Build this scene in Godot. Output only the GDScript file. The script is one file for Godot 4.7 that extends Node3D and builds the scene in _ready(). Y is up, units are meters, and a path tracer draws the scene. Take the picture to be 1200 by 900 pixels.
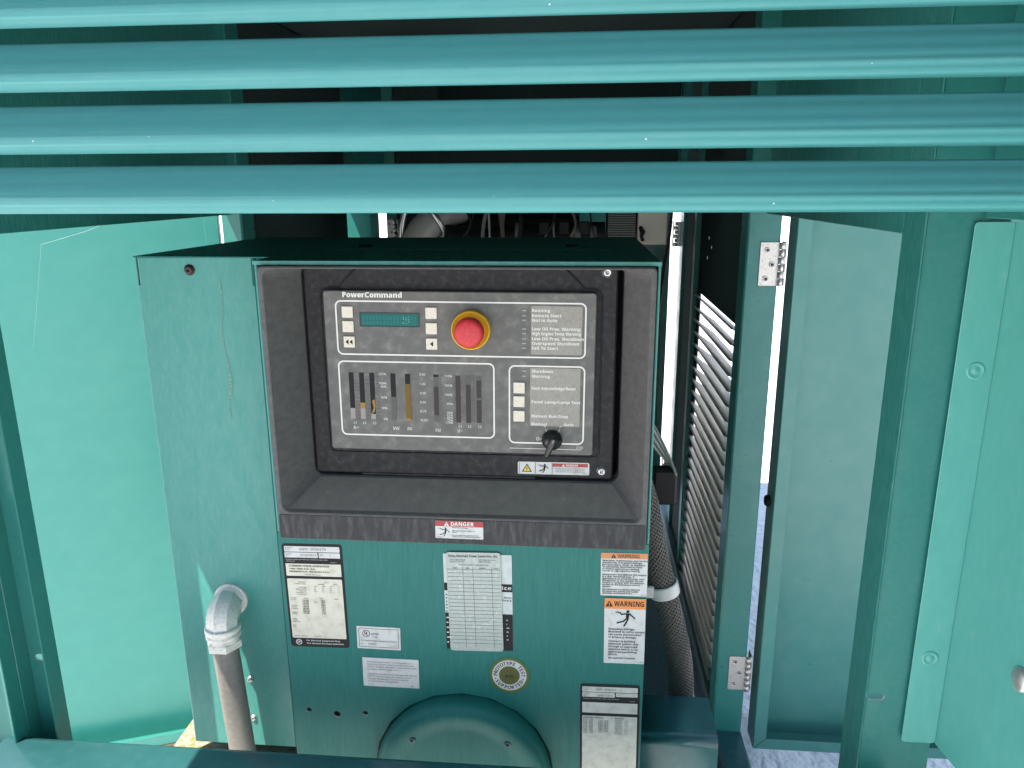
extends Node3D
# A generator control cabinet seen through the open front of its green enclosure, under a louvred hood, on snow.

var M := {}
var taken := {}
var font_regular: SystemFont
var font_bold: SystemFont
var font_mono: SystemFont
var rng := RandomNumberGenerator.new()

# ------------------------------------------------------------------ helpers: names, nodes
func numbered(called: String, parent: Node) -> String:
	var key := str(parent.get_instance_id()) + called
	var n: int = taken.get(key, 0)
	taken[key] = n + 1
	return called if n == 0 else "%s_%03d" % [called, n]

func thing(called: String, label: String, category: String, at := Vector3.ZERO, turn := 0.0, group := "") -> Node3D:
	var o := Node3D.new()
	o.name = numbered(called, self)
	add_child(o, true)
	o.position = at
	o.rotation.y = turn
	o.set_meta("label", label)
	o.set_meta("category", category)
	if group != "":
		o.set_meta("group", group)
	return o

# commits a SurfaceTool as one mesh under parent; the shape is given in the axes of the parent, or in world axes when world is true
func part(called: String, st: SurfaceTool, mat: Material, parent: Node3D, world := true, label := "") -> MeshInstance3D:
	var m := st.commit()
	var o := MeshInstance3D.new()
	o.name = numbered(called, parent)
	parent.add_child(o, true)
	var b := m.get_aabb()
	var c := b.get_center()
	var st2 := SurfaceTool.new()
	st2.begin(Mesh.PRIMITIVE_TRIANGLES)
	st2.append_from(m, 0, Transform3D(Basis.IDENTITY, -c))
	o.mesh = st2.commit()
	o.material_override = mat
	if world:
		o.transform = in_self(parent).affine_inverse() * Transform3D(Basis.IDENTITY, c)
	else:
		o.position = c
	if label != "":
		o.set_meta("label", label)
	return o

func in_self(n: Node) -> Transform3D:
	var t := Transform3D.IDENTITY
	while n != self and n is Node3D:
		t = n.transform * t
		n = n.get_parent()
	return t

# a repeat of a finished part, moved
func again(src: MeshInstance3D, called: String, parent: Node3D, at: Vector3, rot := Vector3.ZERO) -> MeshInstance3D:
	var o: MeshInstance3D = src.duplicate()
	o.name = numbered(called, parent)
	parent.add_child(o, true)
	o.transform = in_self(parent).affine_inverse() * Transform3D(Basis.from_euler(rot), at)
	return o

# ------------------------------------------------------------------ helpers: shapes
func mb(smooth := false) -> SurfaceTool:
	var st := SurfaceTool.new()
	st.begin(Mesh.PRIMITIVE_TRIANGLES)
	st.set_smooth_group(0 if smooth else -1)
	return st

func tri(st: SurfaceTool, a: Vector3, b: Vector3, c: Vector3) -> void:
	st.add_vertex(a)
	st.add_vertex(b)
	st.add_vertex(c)

func quad(st: SurfaceTool, a: Vector3, b: Vector3, c: Vector3, d: Vector3) -> void:
	tri(st, a, b, c)
	tri(st, a, c, d)

func done(st: SurfaceTool) -> SurfaceTool:
	st.generate_normals()
	return st

func rrect(w: float, h: float, r: float, n := 4, cx := 0.0, cy := 0.0) -> PackedVector2Array:
	var out := PackedVector2Array()
	r = minf(r, minf(w, h) * 0.499)
	var cs := [Vector2(w / 2 - r, h / 2 - r), Vector2(-w / 2 + r, h / 2 - r), Vector2(-w / 2 + r, -h / 2 + r), Vector2(w / 2 - r, -h / 2 + r)]
	for k in 4:
		for i in n + 1:
			var a := (k + float(i) / n) * PI / 2
			out.append(cs[k] + Vector2(cos(a), sin(a)) * r + Vector2(cx, cy))
	return out

func circle(r: float, n := 24, cx := 0.0, cy := 0.0) -> PackedVector2Array:
	var out := PackedVector2Array()
	for i in n:
		out.append(Vector2(cx + cos(TAU * i / n) * r, cy + sin(TAU * i / n) * r))
	return out

func inset(p: PackedVector2Array, d: float) -> PackedVector2Array:
	if d == 0.0:
		return p
	var out := PackedVector2Array()
	var n := p.size()
	for i in n:
		var a := p[(i + n - 1) % n]
		var b := p[i]
		var c := p[(i + 1) % n]
		var e1 := (b - a).normalized()
		var e2 := (c - b).normalized()
		if e1 == Vector2.ZERO:
			e1 = e2
		if e2 == Vector2.ZERO:
			e2 = e1
		var nn := (Vector2(-e1.y, e1.x) + Vector2(-e2.y, e2.x))
		nn = nn.normalized()
		var s := maxf(0.35, nn.dot(Vector2(-e1.y, e1.x)))
		out.append(b + nn * d / s)
	return out

func cap(st: SurfaceTool, p: PackedVector2Array, z: float, x: Transform3D, front: bool) -> void:
	var idx := Geometry2D.triangulate_polygon(p)
	for i in range(0, idx.size(), 3):
		var a := p[idx[i]]
		var b := p[idx[i + 1]]
		var c := p[idx[i + 2]]
		var ccw := (b - a).cross(c - a) > 0
		if ccw == front:
			var t := b
			b = c
			c = t
		tri(st, x * Vector3(a.x, a.y, z), x * Vector3(b.x, b.y, z), x * Vector3(c.x, c.y, z))

# counter-clockwise polygon in xy pushed from z0 to z1, front (z1) and back rims chamfered by bev
func prism(st: SurfaceTool, p: PackedVector2Array, z0: float, z1: float, bev := 0.0, x := Transform3D.IDENTITY, back_bev := true) -> void:
	var rings := []
	if bev > 0:
		var q := inset(p, bev)
		if back_bev:
			rings = [[q, z0], [p, z0 + bev], [p, z1 - bev], [q, z1]]
		else:
			rings = [[p, z0], [p, z1 - bev], [q, z1]]
	else:
		rings = [[p, z0], [p, z1]]
	cap(st, rings[0][0], z0, x, false)
	cap(st, rings[-1][0], z1, x, true)
	for k in rings.size() - 1:
		loop_wall(st, rings[k][0], rings[k][1], rings[k + 1][0], rings[k + 1][1], x)

func loop_wall(st: SurfaceTool, a: PackedVector2Array, za: float, b: PackedVector2Array, zb: float, x := Transform3D.IDENTITY) -> void:
	var n := a.size()
	for i in n:
		var j := (i + 1) % n
		quad(st, x * Vector3(a[i].x, a[i].y, za), x * Vector3(b[i].x, b[i].y, zb), x * Vector3(b[j].x, b[j].y, zb), x * Vector3(a[j].x, a[j].y, za))

func box(st: SurfaceTool, lo: Vector3, hi: Vector3, bev := 0.001, x := Transform3D.IDENTITY) -> void:
	var c := (lo + hi) / 2
	var s := hi - lo
	var p := PackedVector2Array([Vector2(s.x / 2, s.y / 2), Vector2(-s.x / 2, s.y / 2), Vector2(-s.x / 2, -s.y / 2), Vector2(s.x / 2, -s.y / 2)])
	var b := minf(bev, minf(s.x, minf(s.y, s.z)) * 0.3)
	if b > 0:
		p = rrect(s.x, s.y, b, 1)
	prism(st, p, -s.z / 2, s.z / 2, b, x * Transform3D(Basis.IDENTITY, c))

func bx(lo: Vector3, hi: Vector3, bev := 0.001) -> SurfaceTool:
	var st := mb()
	box(st, lo, hi, bev)
	return done(st)

# polygon round a polyline of thickness t, laid to its left
func sheet(pts: PackedVector2Array, t: float) -> PackedVector2Array:
	var n := pts.size()
	var off := PackedVector2Array()
	for i in n:
		var e1 := (pts[i] - pts[maxi(i - 1, 0)]).normalized()
		var e2 := (pts[mini(i + 1, n - 1)] - pts[i]).normalized()
		if i == 0:
			e1 = e2
		if i == n - 1:
			e2 = e1
		var nn := (Vector2(-e1.y, e1.x) + Vector2(-e2.y, e2.x)).normalized()
		off.append(pts[i] + nn * t / maxf(0.4, nn.dot(Vector2(-e1.y, e1.x))))
	var out := pts.duplicate()
	off.reverse()
	out.append_array(off)
	var area := 0.0
	for i in out.size():
		area += out[i].cross(out[(i + 1) % out.size()])
	if area < 0:
		out.reverse()
	return out

# profile of (radius, height) pairs turned round the local z axis
func lathe(st: SurfaceTool, prof: Array, n := 24, x := Transform3D.IDENTITY) -> void:
	for k in prof.size() - 1:
		for i in n:
			var a := TAU * i / n
			var b := TAU * (i + 1) / n
			var p: Vector2 = prof[k]
			var q: Vector2 = prof[k + 1]
			var v := [Vector3(cos(a) * p.x, sin(a) * p.x, p.y), Vector3(cos(a) * q.x, sin(a) * q.x, q.y), Vector3(cos(b) * q.x, sin(b) * q.x, q.y), Vector3(cos(b) * p.x, sin(b) * p.x, p.y)]
			if q.x > 1e-6:
				tri(st, x * v[0], x * v[1], x * v[2])
			if p.x > 1e-6:
				tri(st, x * v[0], x * v[2], x * v[3])

func tube(st: SurfaceTool, pts: Array, radii: Array, n := 16, closed := true) -> void:
	var up := Vector3(0.013, 0.021, 1.0).normalized()
	var rings := []
	for i in pts.size():
		var d: Vector3 = (pts[mini(i + 1, pts.size() - 1)] - pts[maxi(i - 1, 0)]).normalized()
		var s := d.cross(up)
		if s.length() < 0.05:
			s = d.cross(Vector3.RIGHT)
		s = s.normalized()
		up = s.cross(d).normalized()
		var r: float = radii[mini(i, radii.size() - 1)]
		var ring := []
		for k in n:
			var a := TAU * k / n
			ring.append(pts[i] + (s * cos(a) + up * sin(a)) * r)
		rings.append(ring)
	for i in rings.size() - 1:
		for k in n:
			var j := (k + 1) % n
			quad(st, rings[i][k], rings[i][j], rings[i + 1][j], rings[i + 1][k])
	if closed:
		for k in range(1, n - 1):
			tri(st, rings[0][0], rings[0][k + 1], rings[0][k])
			tri(st, rings[-1][0], rings[-1][k], rings[-1][k + 1])

func curve(pts: Array, step := 0.01) -> Array:
	var c := Curve3D.new()
	for i in pts.size():
		var t: Vector3 = (pts[mini(i + 1, pts.size() - 1)] - pts[maxi(i - 1, 0)]) / 6.0
		c.add_point(pts[i], -t, t)
	c.bake_interval = step
	return Array(c.get_baked_points())

func along_x(x0: float) -> Transform3D:   # profile (z, y) -> pushed along +x
	return Transform3D(Basis(Vector3(0, 0, 1), Vector3(0, 1, 0), Vector3(1, 0, 0)), Vector3(x0, 0, 0))

func along_y(y0: float) -> Transform3D:   # profile (x, z) -> pushed along +y
	return Transform3D(Basis(Vector3(1, 0, 0), Vector3(0, 0, 1), Vector3(0, 1, 0)), Vector3(0, y0, 0))

func facing(dir: Vector3, at: Vector3) -> Transform3D:
	var z := dir.normalized()
	var u := Vector3.UP if absf(z.y) < 0.9 else Vector3.RIGHT
	var xx := u.cross(z).normalized()
	return Transform3D(Basis(xx, z.cross(xx), z), at)

# ------------------------------------------------------------------ helpers: print
func put_text(st: SurfaceTool, s: String, x: float, y: float, h: float, o := {}) -> void:
	var tm := TextMesh.new()
	tm.font = font_mono if o.get("mono", false) else (font_bold if o.get("bold", false) else font_regular)
	tm.text = s
	tm.depth = 0.0
	tm.font_size = 18
	tm.curve_step = 6.0 if h < 0.004 else 2.0
	tm.pixel_size = h / (0.714 * 18.0)
	tm.horizontal_alignment = HORIZONTAL_ALIGNMENT_LEFT
	tm.vertical_alignment = VERTICAL_ALIGNMENT_CENTER
	var arr := tm.get_mesh_arrays()
	var v: PackedVector3Array = arr[Mesh.ARRAY_VERTEX]
	if v.is_empty():
		return
	var lo := Vector3(1e9, 1e9, 0)
	var hi := Vector3(-1e9, -1e9, 0)
	for p in v:
		lo = lo.min(p)
		hi = hi.max(p)
	var wide := hi.x - lo.x
	var sx := 1.0
	if o.has("w"):
		sx = float(o.w) / wide
	elif o.has("stretch"):
		sx = o.stretch
	var ax := lo.x
	if o.get("align", 0) == 1:
		ax = (lo.x + hi.x) / 2
	elif o.get("align", 0) == 2:
		ax = hi.x
	var base := -tm.pixel_size * 18.0 * 0.36
	var turn: float = o.get("turn", 0.0)
	var idx = arr[Mesh.ARRAY_INDEX]
	var order: PackedInt32Array = idx if idx != null and idx.size() else PackedInt32Array(range(v.size()))
	for i in order:
		var p := v[i]
		var q := Vector2((p.x - ax) * sx, p.y - base - h / 2)
		if turn != 0.0:
			q = q.rotated(turn)
		st.set_normal(Vector3(0, 0, 1))
		st.add_vertex(Vector3(x + q.x, y + q.y, 0))

func put_rect(st: SurfaceTool, x0: float, y0: float, x1: float, y1: float) -> void:
	for p in [Vector2(x0, y0), Vector2(x0, y1), Vector2(x1, y1), Vector2(x0, y0), Vector2(x1, y1), Vector2(x1, y0)]:
		st.set_normal(Vector3(0, 0, 1))
		st.add_vertex(Vector3(p.x, p.y, 0))

func put_poly(st: SurfaceTool, p: PackedVector2Array) -> void:
	var idx := Geometry2D.triangulate_polygon(p)
	for i in range(0, idx.size(), 3):
		var t := [p[idx[i]], p[idx[i + 1]], p[idx[i + 2]]]
		if (t[1] - t[0]).cross(t[2] - t[0]) > 0:
			t = [t[0], t[2], t[1]]
		for q in t:
			st.set_normal(Vector3(0, 0, 1))
			st.add_vertex(Vector3(q.x, q.y, 0))

func put_ring(st: SurfaceTool, outer: PackedVector2Array, inner: PackedVector2Array) -> void:
	var n := outer.size()
	for i in n:
		var j := (i + 1) % n
		for q in [outer[i], inner[i], inner[j], outer[i], inner[j], outer[j]]:
			st.set_normal(Vector3(0, 0, 1))
			st.add_vertex(Vector3(q.x, q.y, 0))

func put_line(st: SurfaceTool, pts: Array, w: float) -> void:   # a limb or stroke with round-ish ends
	for i in pts.size() - 1:
		var a: Vector2 = pts[i]
		var b: Vector2 = pts[i + 1]
		var d := (b - a).normalized() * w / 2
		var n := Vector2(-d.y, d.x)
		put_poly(st, PackedVector2Array([a - n - d * 0.3, b - n + d * 0.3, b + n + d * 0.3, a + n - d * 0.3]))

# flat print laid at height z over its parent's own face
func print_on(called: String, st: SurfaceTool, mat: Material, parent: Node3D, z: float) -> MeshInstance3D:
	var o := MeshInstance3D.new()
	o.name = numbered(called, parent)
	parent.add_child(o, true)
	o.mesh = st.commit()
	o.material_override = mat
	o.position = Vector3(0, 0, z)
	return o

func sheet_of(w: float, h: float, r := 0.001) -> SurfaceTool:
	var st := mb()
	prism(st, rrect(w, h, r, 3), -0.0003, 0.0003, 0.0)
	return done(st)

# a label stuck on a vertical face that looks towards +z; world centre, its face 0.3 mm above z
func sticker(called: String, parent: Node3D, c: Vector2, w: float, h: float, deg: float, z: float, mat: Material, label := "", r := 0.001) -> MeshInstance3D:
	var o := part(called, sheet_of(w, h, r), mat, parent, false, label)
	o.transform = in_self(parent).affine_inverse() * Transform3D(Basis(Vector3(0, 0, 1), deg_to_rad(deg)), Vector3(c.x, c.y, z + 0.0003))
	return o

# the falling figure struck by current, drawn in a unit box centred on (0, 0)
func put_shock(st: SurfaceTool, cx: float, cy: float, s: float) -> void:
	var f := func(p: Array) -> Array:
		var out := []
		for q in p:
			out.append(Vector2(cx + q[0] * s, cy + q[1] * s))
		return out
	put_poly(st, circle(0.085 * s, 12, cx + 0.12 * s, cy + 0.40 * s))
	put_poly(st, PackedVector2Array(f.call([[0.02, 0.28], [0.22, 0.30], [0.16, -0.06], [0.02, -0.06]])))
	put_line(st, f.call([[0.06, 0.27], [-0.22, 0.22], [-0.30, 0.33]]), 0.07 * s)
	put_line(st, f.call([[0.20, 0.27], [0.36, 0.12], [0.50, -0.02]]), 0.075 * s)
	put_line(st, f.call([[0.05, -0.03], [-0.12, -0.20], [-0.46, -0.30]]), 0.085 * s)
	put_line(st, f.call([[0.13, -0.03], [0.05, -0.25], [-0.08, -0.48]]), 0.085 * s)
	put_line(st, f.call([[-0.30, 0.33], [-0.42, 0.30], [-0.36, 0.36], [-0.54, 0.36]]), 0.035 * s)

func put_alert(st: SurfaceTool, hole: SurfaceTool, cx: float, cy: float, s: float) -> void:   # triangle with an exclamation mark
	put_poly(st, PackedVector2Array([Vector2(cx - s * 0.56, cy - s * 0.45), Vector2(cx + s * 0.56, cy - s * 0.45), Vector2(cx, cy + s * 0.52)]))
	put_rect(hole, cx - s * 0.06, cy - s * 0.14, cx + s * 0.06, cy + s * 0.22)
	put_rect(hole, cx - s * 0.06, cy - s * 0.33, cx + s * 0.06, cy - s * 0.21)

# ------------------------------------------------------------------ materials
func lin(r: float, g: float, b: float) -> Color:
	return Color(r, g, b).linear_to_srgb()

func noise_tex(freq: float, stops: Array, seed_n: int, size := 512, octaves := 4, kind := FastNoiseLite.TYPE_SIMPLEX_SMOOTH) -> NoiseTexture2D:
	var n := FastNoiseLite.new()
	n.noise_type = kind
	n.seed = seed_n
	n.frequency = freq
	n.fractal_octaves = octaves
	var t := NoiseTexture2D.new()
	t.width = size
	t.height = size
	t.seamless = true
	t.noise = n
	if stops.size():
		var g := Gradient.new()
		var off := PackedFloat32Array()
		var cols := PackedColorArray()
		for s in stops:
			off.append(s[0])
			cols.append(s[1] if s[1] is Color else Color(s[1], s[1], s[1]))
		g.offsets = off
		g.colors = cols
		t.color_ramp = g
	return t

func bump_tex(freq: float, seed_n: int, octaves := 3) -> NoiseTexture2D:
	return noise_tex(freq, [], seed_n, 512, octaves)

func mat(called: String, c: Color, rough := 0.5, metal := 0.0) -> StandardMaterial3D:
	var m := StandardMaterial3D.new()
	m.resource_name = called
	m.albedo_color = c
	m.roughness = rough
	m.metallic = metal
	M[called] = m
	return m

func texture_it(m: StandardMaterial3D, albedo: Texture2D, scale: Vector3, rough: Texture2D = null, bump: Texture2D = null, depth := 0.02) -> StandardMaterial3D:
	m.uv1_triplanar = true
	m.uv1_world_triplanar = true
	m.uv1_scale = scale
	if albedo:
		m.albedo_texture = albedo
	if rough:
		m.roughness_texture = rough
		m.roughness = 1.0
	if bump:
		m.heightmap_enabled = true
		m.heightmap_texture = bump
		m.heightmap_scale = depth
	return m

func make_materials() -> void:
	var green := Vector3(0.024, 0.200, 0.176)
	var g := func(k: float, dust: float) -> Color:   # paint mixed with pale tone, for dust and for painted reflection
		return lin(lerpf(green.x * k, 0.34, dust), lerpf(green.y * k, 0.36, dust), lerpf(green.z * k, 0.33, dust))
	var rough_a := noise_tex(0.008, [[0.0, 0.27], [1.0, 0.40]], 17, 512, 2)
	var peel := bump_tex(0.012, 12, 2)
	# clean enamel: faint mottling, rare dust specks
	var clean := noise_tex(0.03, [[0.0, g.call(0.78, 0.0)], [0.5, g.call(0.83, 0.010)], [1.0, g.call(0.87, 0.030)]], 21, 1024, 5)
	texture_it(mat("green_enamel", Color.WHITE, 0.3), clean, Vector3(3.1, 3.1, 3.1), rough_a, peel, 0.05)
	var slatc := noise_tex(0.02, [[0.0, g.call(1.16, 0.085)], [0.55, g.call(1.22, 0.11)], [0.85, g.call(1.22, 0.14)], [1.0, g.call(1.2, 0.21)]], 22, 1024, 5)
	texture_it(mat("slat_enamel", Color(0.91, 0.95, 1.0), 0.3), slatc, Vector3(1.7, 9.0, 9.0), noise_tex(0.012, [[0.0, 0.50], [0.5, 0.58], [1.0, 0.70]], 13), peel, 0.004)  # paler and bluer than the base green, standing in for sky reflection
	# weathered cabinet face: vertical wash streaks and dust
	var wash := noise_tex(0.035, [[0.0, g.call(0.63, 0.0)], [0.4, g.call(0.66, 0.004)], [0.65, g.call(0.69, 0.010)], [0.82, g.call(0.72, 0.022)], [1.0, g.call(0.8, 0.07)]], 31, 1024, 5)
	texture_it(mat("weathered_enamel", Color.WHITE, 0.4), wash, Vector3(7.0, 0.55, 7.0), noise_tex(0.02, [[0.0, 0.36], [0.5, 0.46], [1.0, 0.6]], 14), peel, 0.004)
	var chalk := noise_tex(0.028, [[0.0, g.call(1.08, 0.035)], [0.45, g.call(1.12, 0.05)], [0.65, g.call(1.14, 0.068)], [0.8, g.call(1.14, 0.10)], [1.0, g.call(1.1, 0.22)]], 33, 1024, 6)
	texture_it(mat("chalky_enamel", Color.WHITE, 0.5), chalk, Vector3(5.0, 1.6, 5.0), noise_tex(0.02, [[0.0, 0.38], [0.5, 0.5], [1.0, 0.66]], 15), peel, 0.004)
	var streak := noise_tex(0.03, [[0.0, g.call(0.75, 0.0)], [0.5, g.call(0.85, 0.02)], [0.62, g.call(0.9, 0.10)], [0.7, g.call(0.9, 0.03)], [0.85, g.call(0.9, 0.16)], [1.0, g.call(0.9, 0.3)]], 35, 1024, 4)
	texture_it(mat("streaked_enamel", Color.WHITE, 0.5), streak, Vector3(9.0, 0.9, 9.0), rough_a)
	var sheen_mix := noise_tex(0.018, [[0.0, g.call(1.12, 0.10)], [0.5, g.call(1.15, 0.125)], [1.0, g.call(1.18, 0.17)]], 38, 512, 5)
	texture_it(mat("sheen_enamel", Color.WHITE, 0.3), sheen_mix, Vector3(2.0, 2.0, 2.0), rough_a, peel, 0.05)  # pale reflection painted into the green of the right side door
	texture_it(mat("sunlit_enamel", Color.WHITE, 0.3), noise_tex(0.02, [[0.0, g.call(1.04, 0.008)], [0.5, g.call(1.09, 0.016)], [1.0, g.call(1.13, 0.04)]], 34, 512, 5), Vector3(2.0, 2.0, 2.0), rough_a, peel, 0.03)  # green lifted in tone for the sun on the left side door
	var lit_door := noise_tex(0.025, [[0.0, lin(0.082, 0.33, 0.285)], [0.5, lin(0.09, 0.345, 0.30)], [0.8, lin(0.10, 0.355, 0.31)], [1.0, lin(0.15, 0.39, 0.345)]], 37, 1024, 5)
	texture_it(mat("lit_door_enamel", Color.WHITE, 0.5), lit_door, Vector3(3.0, 1.2, 3.0), rough_a, peel, 0.05)  # green lightened for the brighter light on the front door, with slight chalk
	for k in ["green_enamel", "slat_enamel", "weathered_enamel", "chalky_enamel", "streaked_enamel", "lit_door_enamel"]:
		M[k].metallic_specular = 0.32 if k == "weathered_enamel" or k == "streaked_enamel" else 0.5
	texture_it(mat("shade_lining", Color.WHITE, 0.9), noise_tex(0.05, [[0.0, lin(0.006, 0.020, 0.018)], [1.0, lin(0.014, 0.040, 0.036)]], 39, 256, 4), Vector3(6, 6, 6))  # near-black tone standing in for the shade inside the enclosure
	# moulded plastic
	var pl := noise_tex(0.014, [[0.0, lin(0.084, 0.082, 0.082)], [0.45, lin(0.098, 0.095, 0.094)], [0.6, lin(0.115, 0.111, 0.109)], [0.72, lin(0.10, 0.097, 0.096)], [1.0, lin(0.155, 0.15, 0.147)]], 41, 1024, 5)
	texture_it(mat("hood_plastic", Color.WHITE, 0.6), pl, Vector3(4.2, 5.0, 4.2), noise_tex(0.02, [[0.0, 0.42], [1.0, 0.66]], 42), bump_tex(0.3, 43, 2), 0.008)
	texture_it(mat("lit_dust_plastic", Color.WHITE, 0.65), noise_tex(0.02, [[0.0, lin(0.165, 0.152, 0.138)], [0.5, lin(0.195, 0.180, 0.163)], [0.8, lin(0.22, 0.204, 0.184)], [1.0, lin(0.30, 0.28, 0.25)]], 59, 512, 6), Vector3(5, 5, 5))  # dust colour lifted further in place of reflected light
	var ls := noise_tex(0.03, [[0.0, lin(0.036, 0.036, 0.038)], [0.45, lin(0.042, 0.042, 0.044)], [0.58, lin(0.05, 0.05, 0.052)], [0.64, lin(0.062, 0.062, 0.064)], [0.70, lin(0.05, 0.05, 0.052)], [0.82, lin(0.07, 0.07, 0.072)], [1.0, lin(0.09, 0.09, 0.09)]], 44, 1024, 3)
	texture_it(mat("streaked_plastic", Color.WHITE, 0.55), ls, Vector3(3.2, 0.7, 3.2))
	texture_it(mat("black_plastic", lin(0.62, 0.62, 0.64), 0.5), noise_tex(0.03, [[0.0, lin(0.022, 0.022, 0.024)], [0.6, lin(0.032, 0.032, 0.034)], [1.0, lin(0.07, 0.07, 0.07)]], 45, 512, 5), Vector3(5, 5, 5), noise_tex(0.02, [[0.0, 0.36], [1.0, 0.6]], 46), bump_tex(0.3, 47, 2), 0.006)
	var pg := noise_tex(0.012, [[0.0, lin(0.105, 0.104, 0.10)], [0.5, lin(0.125, 0.123, 0.118)], [0.75, lin(0.15, 0.148, 0.14)], [1.0, lin(0.21, 0.205, 0.19)]], 48, 1024, 6)
	texture_it(mat("plate_grey", Color.WHITE, 0.5), pg, Vector3(4, 4, 4), noise_tex(0.02, [[0.0, 0.4], [1.0, 0.6]], 49), bump_tex(0.4, 50, 2), 0.003)
	texture_it(mat("window_grey", Color.WHITE, 0.4), noise_tex(0.02, [[0.0, lin(0.23, 0.215, 0.20)], [0.6, lin(0.29, 0.275, 0.25)], [0.8, lin(0.24, 0.23, 0.205)], [1.0, lin(0.36, 0.34, 0.31)]], 51, 512, 5), Vector3(9, 9, 9))
	texture_it(mat("key_ivory", Color.WHITE, 0.5), noise_tex(0.03, [[0.0, lin(0.54, 0.49, 0.40)], [0.6, lin(0.62, 0.58, 0.49)], [0.82, lin(0.5, 0.43, 0.33)], [1.0, lin(0.36, 0.29, 0.19)]], 52, 512, 4), Vector3(14, 14, 14))
	mat("knob_black", lin(0.012, 0.012, 0.013), 0.25)
	mat("shadow_black", lin(0.008, 0.008, 0.009), 0.6)
	mat("print_black", lin(0.02, 0.02, 0.022), 0.6)
	mat("print_white", lin(0.66, 0.65, 0.61), 0.6)
	mat("print_dim", lin(0.52, 0.51, 0.48), 0.6)
	mat("print_dark", lin(0.055, 0.055, 0.055), 0.6)
	texture_it(mat("label_white", Color.WHITE, 0.42), noise_tex(0.02, [[0.0, lin(0.51, 0.52, 0.515)], [0.6, lin(0.475, 0.485, 0.48)], [0.85, lin(0.41, 0.42, 0.40)], [1.0, lin(0.34, 0.34, 0.32)]], 53, 512, 5), Vector3(6, 6, 6))
	texture_it(mat("label_cream", Color.WHITE, 0.42), noise_tex(0.02, [[0.0, lin(0.56, 0.545, 0.45)], [0.6, lin(0.51, 0.495, 0.41)], [1.0, lin(0.42, 0.40, 0.33)]], 54, 512, 5), Vector3(5, 5, 5))
	texture_it(mat("label_grey", Color.WHITE, 0.45), noise_tex(0.02, [[0.0, lin(0.56, 0.57, 0.52)], [0.7, lin(0.46, 0.47, 0.43)], [1.0, lin(0.34, 0.35, 0.32)]], 55, 512, 5), Vector3(5, 5, 5))
	texture_it(mat("card_film", Color.WHITE, 0.28), noise_tex(0.02, [[0.0, lin(0.36, 0.40, 0.37)], [0.6, lin(0.30, 0.345, 0.32)], [0.85, lin(0.38, 0.42, 0.39)], [1.0, lin(0.55, 0.56, 0.54)]], 56, 512, 6), Vector3(7, 7, 7))
	texture_it(mat("card_paper", Color.WHITE, 0.5), noise_tex(0.02, [[0.0, lin(0.5, 0.54, 0.53)], [1.0, lin(0.38, 0.42, 0.41)]], 57, 512, 4), Vector3(7, 7, 7))
	mat("warn_orange", lin(0.62, 0.20, 0.035), 0.45)
	mat("warn_orange_faded", lin(0.50, 0.20, 0.075), 0.5)
	mat("danger_red", lin(0.30, 0.022, 0.022), 0.45)
	mat("alert_yellow", lin(0.62, 0.46, 0.03), 0.4)
	texture_it(mat("mushroom_red", Color.WHITE, 0.5), noise_tex(0.03, [[0.0, lin(0.42, 0.013, 0.022)], [0.6, lin(0.48, 0.02, 0.03)], [1.0, lin(0.53, 0.045, 0.055)]], 58, 256, 4), Vector3(16, 16, 16))
	mat("ring_yellow", lin(0.72, 0.40, 0.025), 0.4)
	mat("lcd_teal", lin(0.006, 0.095, 0.092), 0.22)
	mat("lcd_cell", lin(0.010, 0.125, 0.118), 0.22)
	mat("lcd_dot", lin(0.10, 0.42, 0.38), 0.4)
	mat("meter_black", lin(0.018, 0.018, 0.02), 0.35)
	mat("meter_brown", lin(0.052, 0.044, 0.042), 0.4)
	mat("meter_grey", lin(0.10, 0.098, 0.095), 0.45)
	mat("meter_ochre", lin(0.15, 0.095, 0.02), 0.45)
	mat("meter_amber", lin(0.28, 0.17, 0.045), 0.45)
	mat("meter_white", lin(0.27, 0.245, 0.225), 0.5)
	mat("lamp_grey", lin(0.26, 0.255, 0.24), 0.4)
	mat("seal_olive", lin(0.055, 0.10, 0.014), 0.5)
	mat("seal_core", lin(0.062, 0.068, 0.010), 0.5)
	# metals
	texture_it(mat("hinge_steel", Color.WHITE, 0.35, 0.85), noise_tex(0.05, [[0.0, lin(0.50, 0.48, 0.46)], [0.6, lin(0.58, 0.56, 0.53)], [1.0, lin(0.36, 0.33, 0.30)]], 61, 256, 4), Vector3(9, 9, 9), noise_tex(0.05, [[0.0, 0.34], [1.0, 0.5]], 62))
	mat("screw_steel", lin(0.5, 0.5, 0.5), 0.3, 0.9)
	mat("bolt_dark", lin(0.05, 0.035, 0.03), 0.5, 0.4)
	mat("bolt_teal", lin(0.03, 0.06, 0.07), 0.35, 0.3)
	texture_it(mat("cast_zinc", Color.WHITE, 0.55, 0.25), noise_tex(0.03, [[0.0, lin(0.62, 0.61, 0.57)], [0.6, lin(0.72, 0.71, 0.66)], [0.8, lin(0.55, 0.52, 0.46)], [1.0, lin(0.32, 0.28, 0.22)]], 63, 512, 5), Vector3(9, 9, 9), null, bump_tex(0.05, 64), 0.03)
	texture_it(mat("conduit_grey", Color.WHITE, 0.5), noise_tex(0.03, [[0.0, lin(0.15, 0.142, 0.128)], [0.6, lin(0.175, 0.166, 0.15)], [1.0, lin(0.22, 0.21, 0.19)]], 65, 512, 4), Vector3(7, 7, 7))
	mat("clamp_white", lin(0.55, 0.54, 0.53), 0.4)
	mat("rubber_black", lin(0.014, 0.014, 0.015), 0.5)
	mat("engine_grey", lin(0.30, 0.29, 0.275), 0.4)
	mat("filter_grey", lin(0.14, 0.15, 0.14), 0.7)
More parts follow.
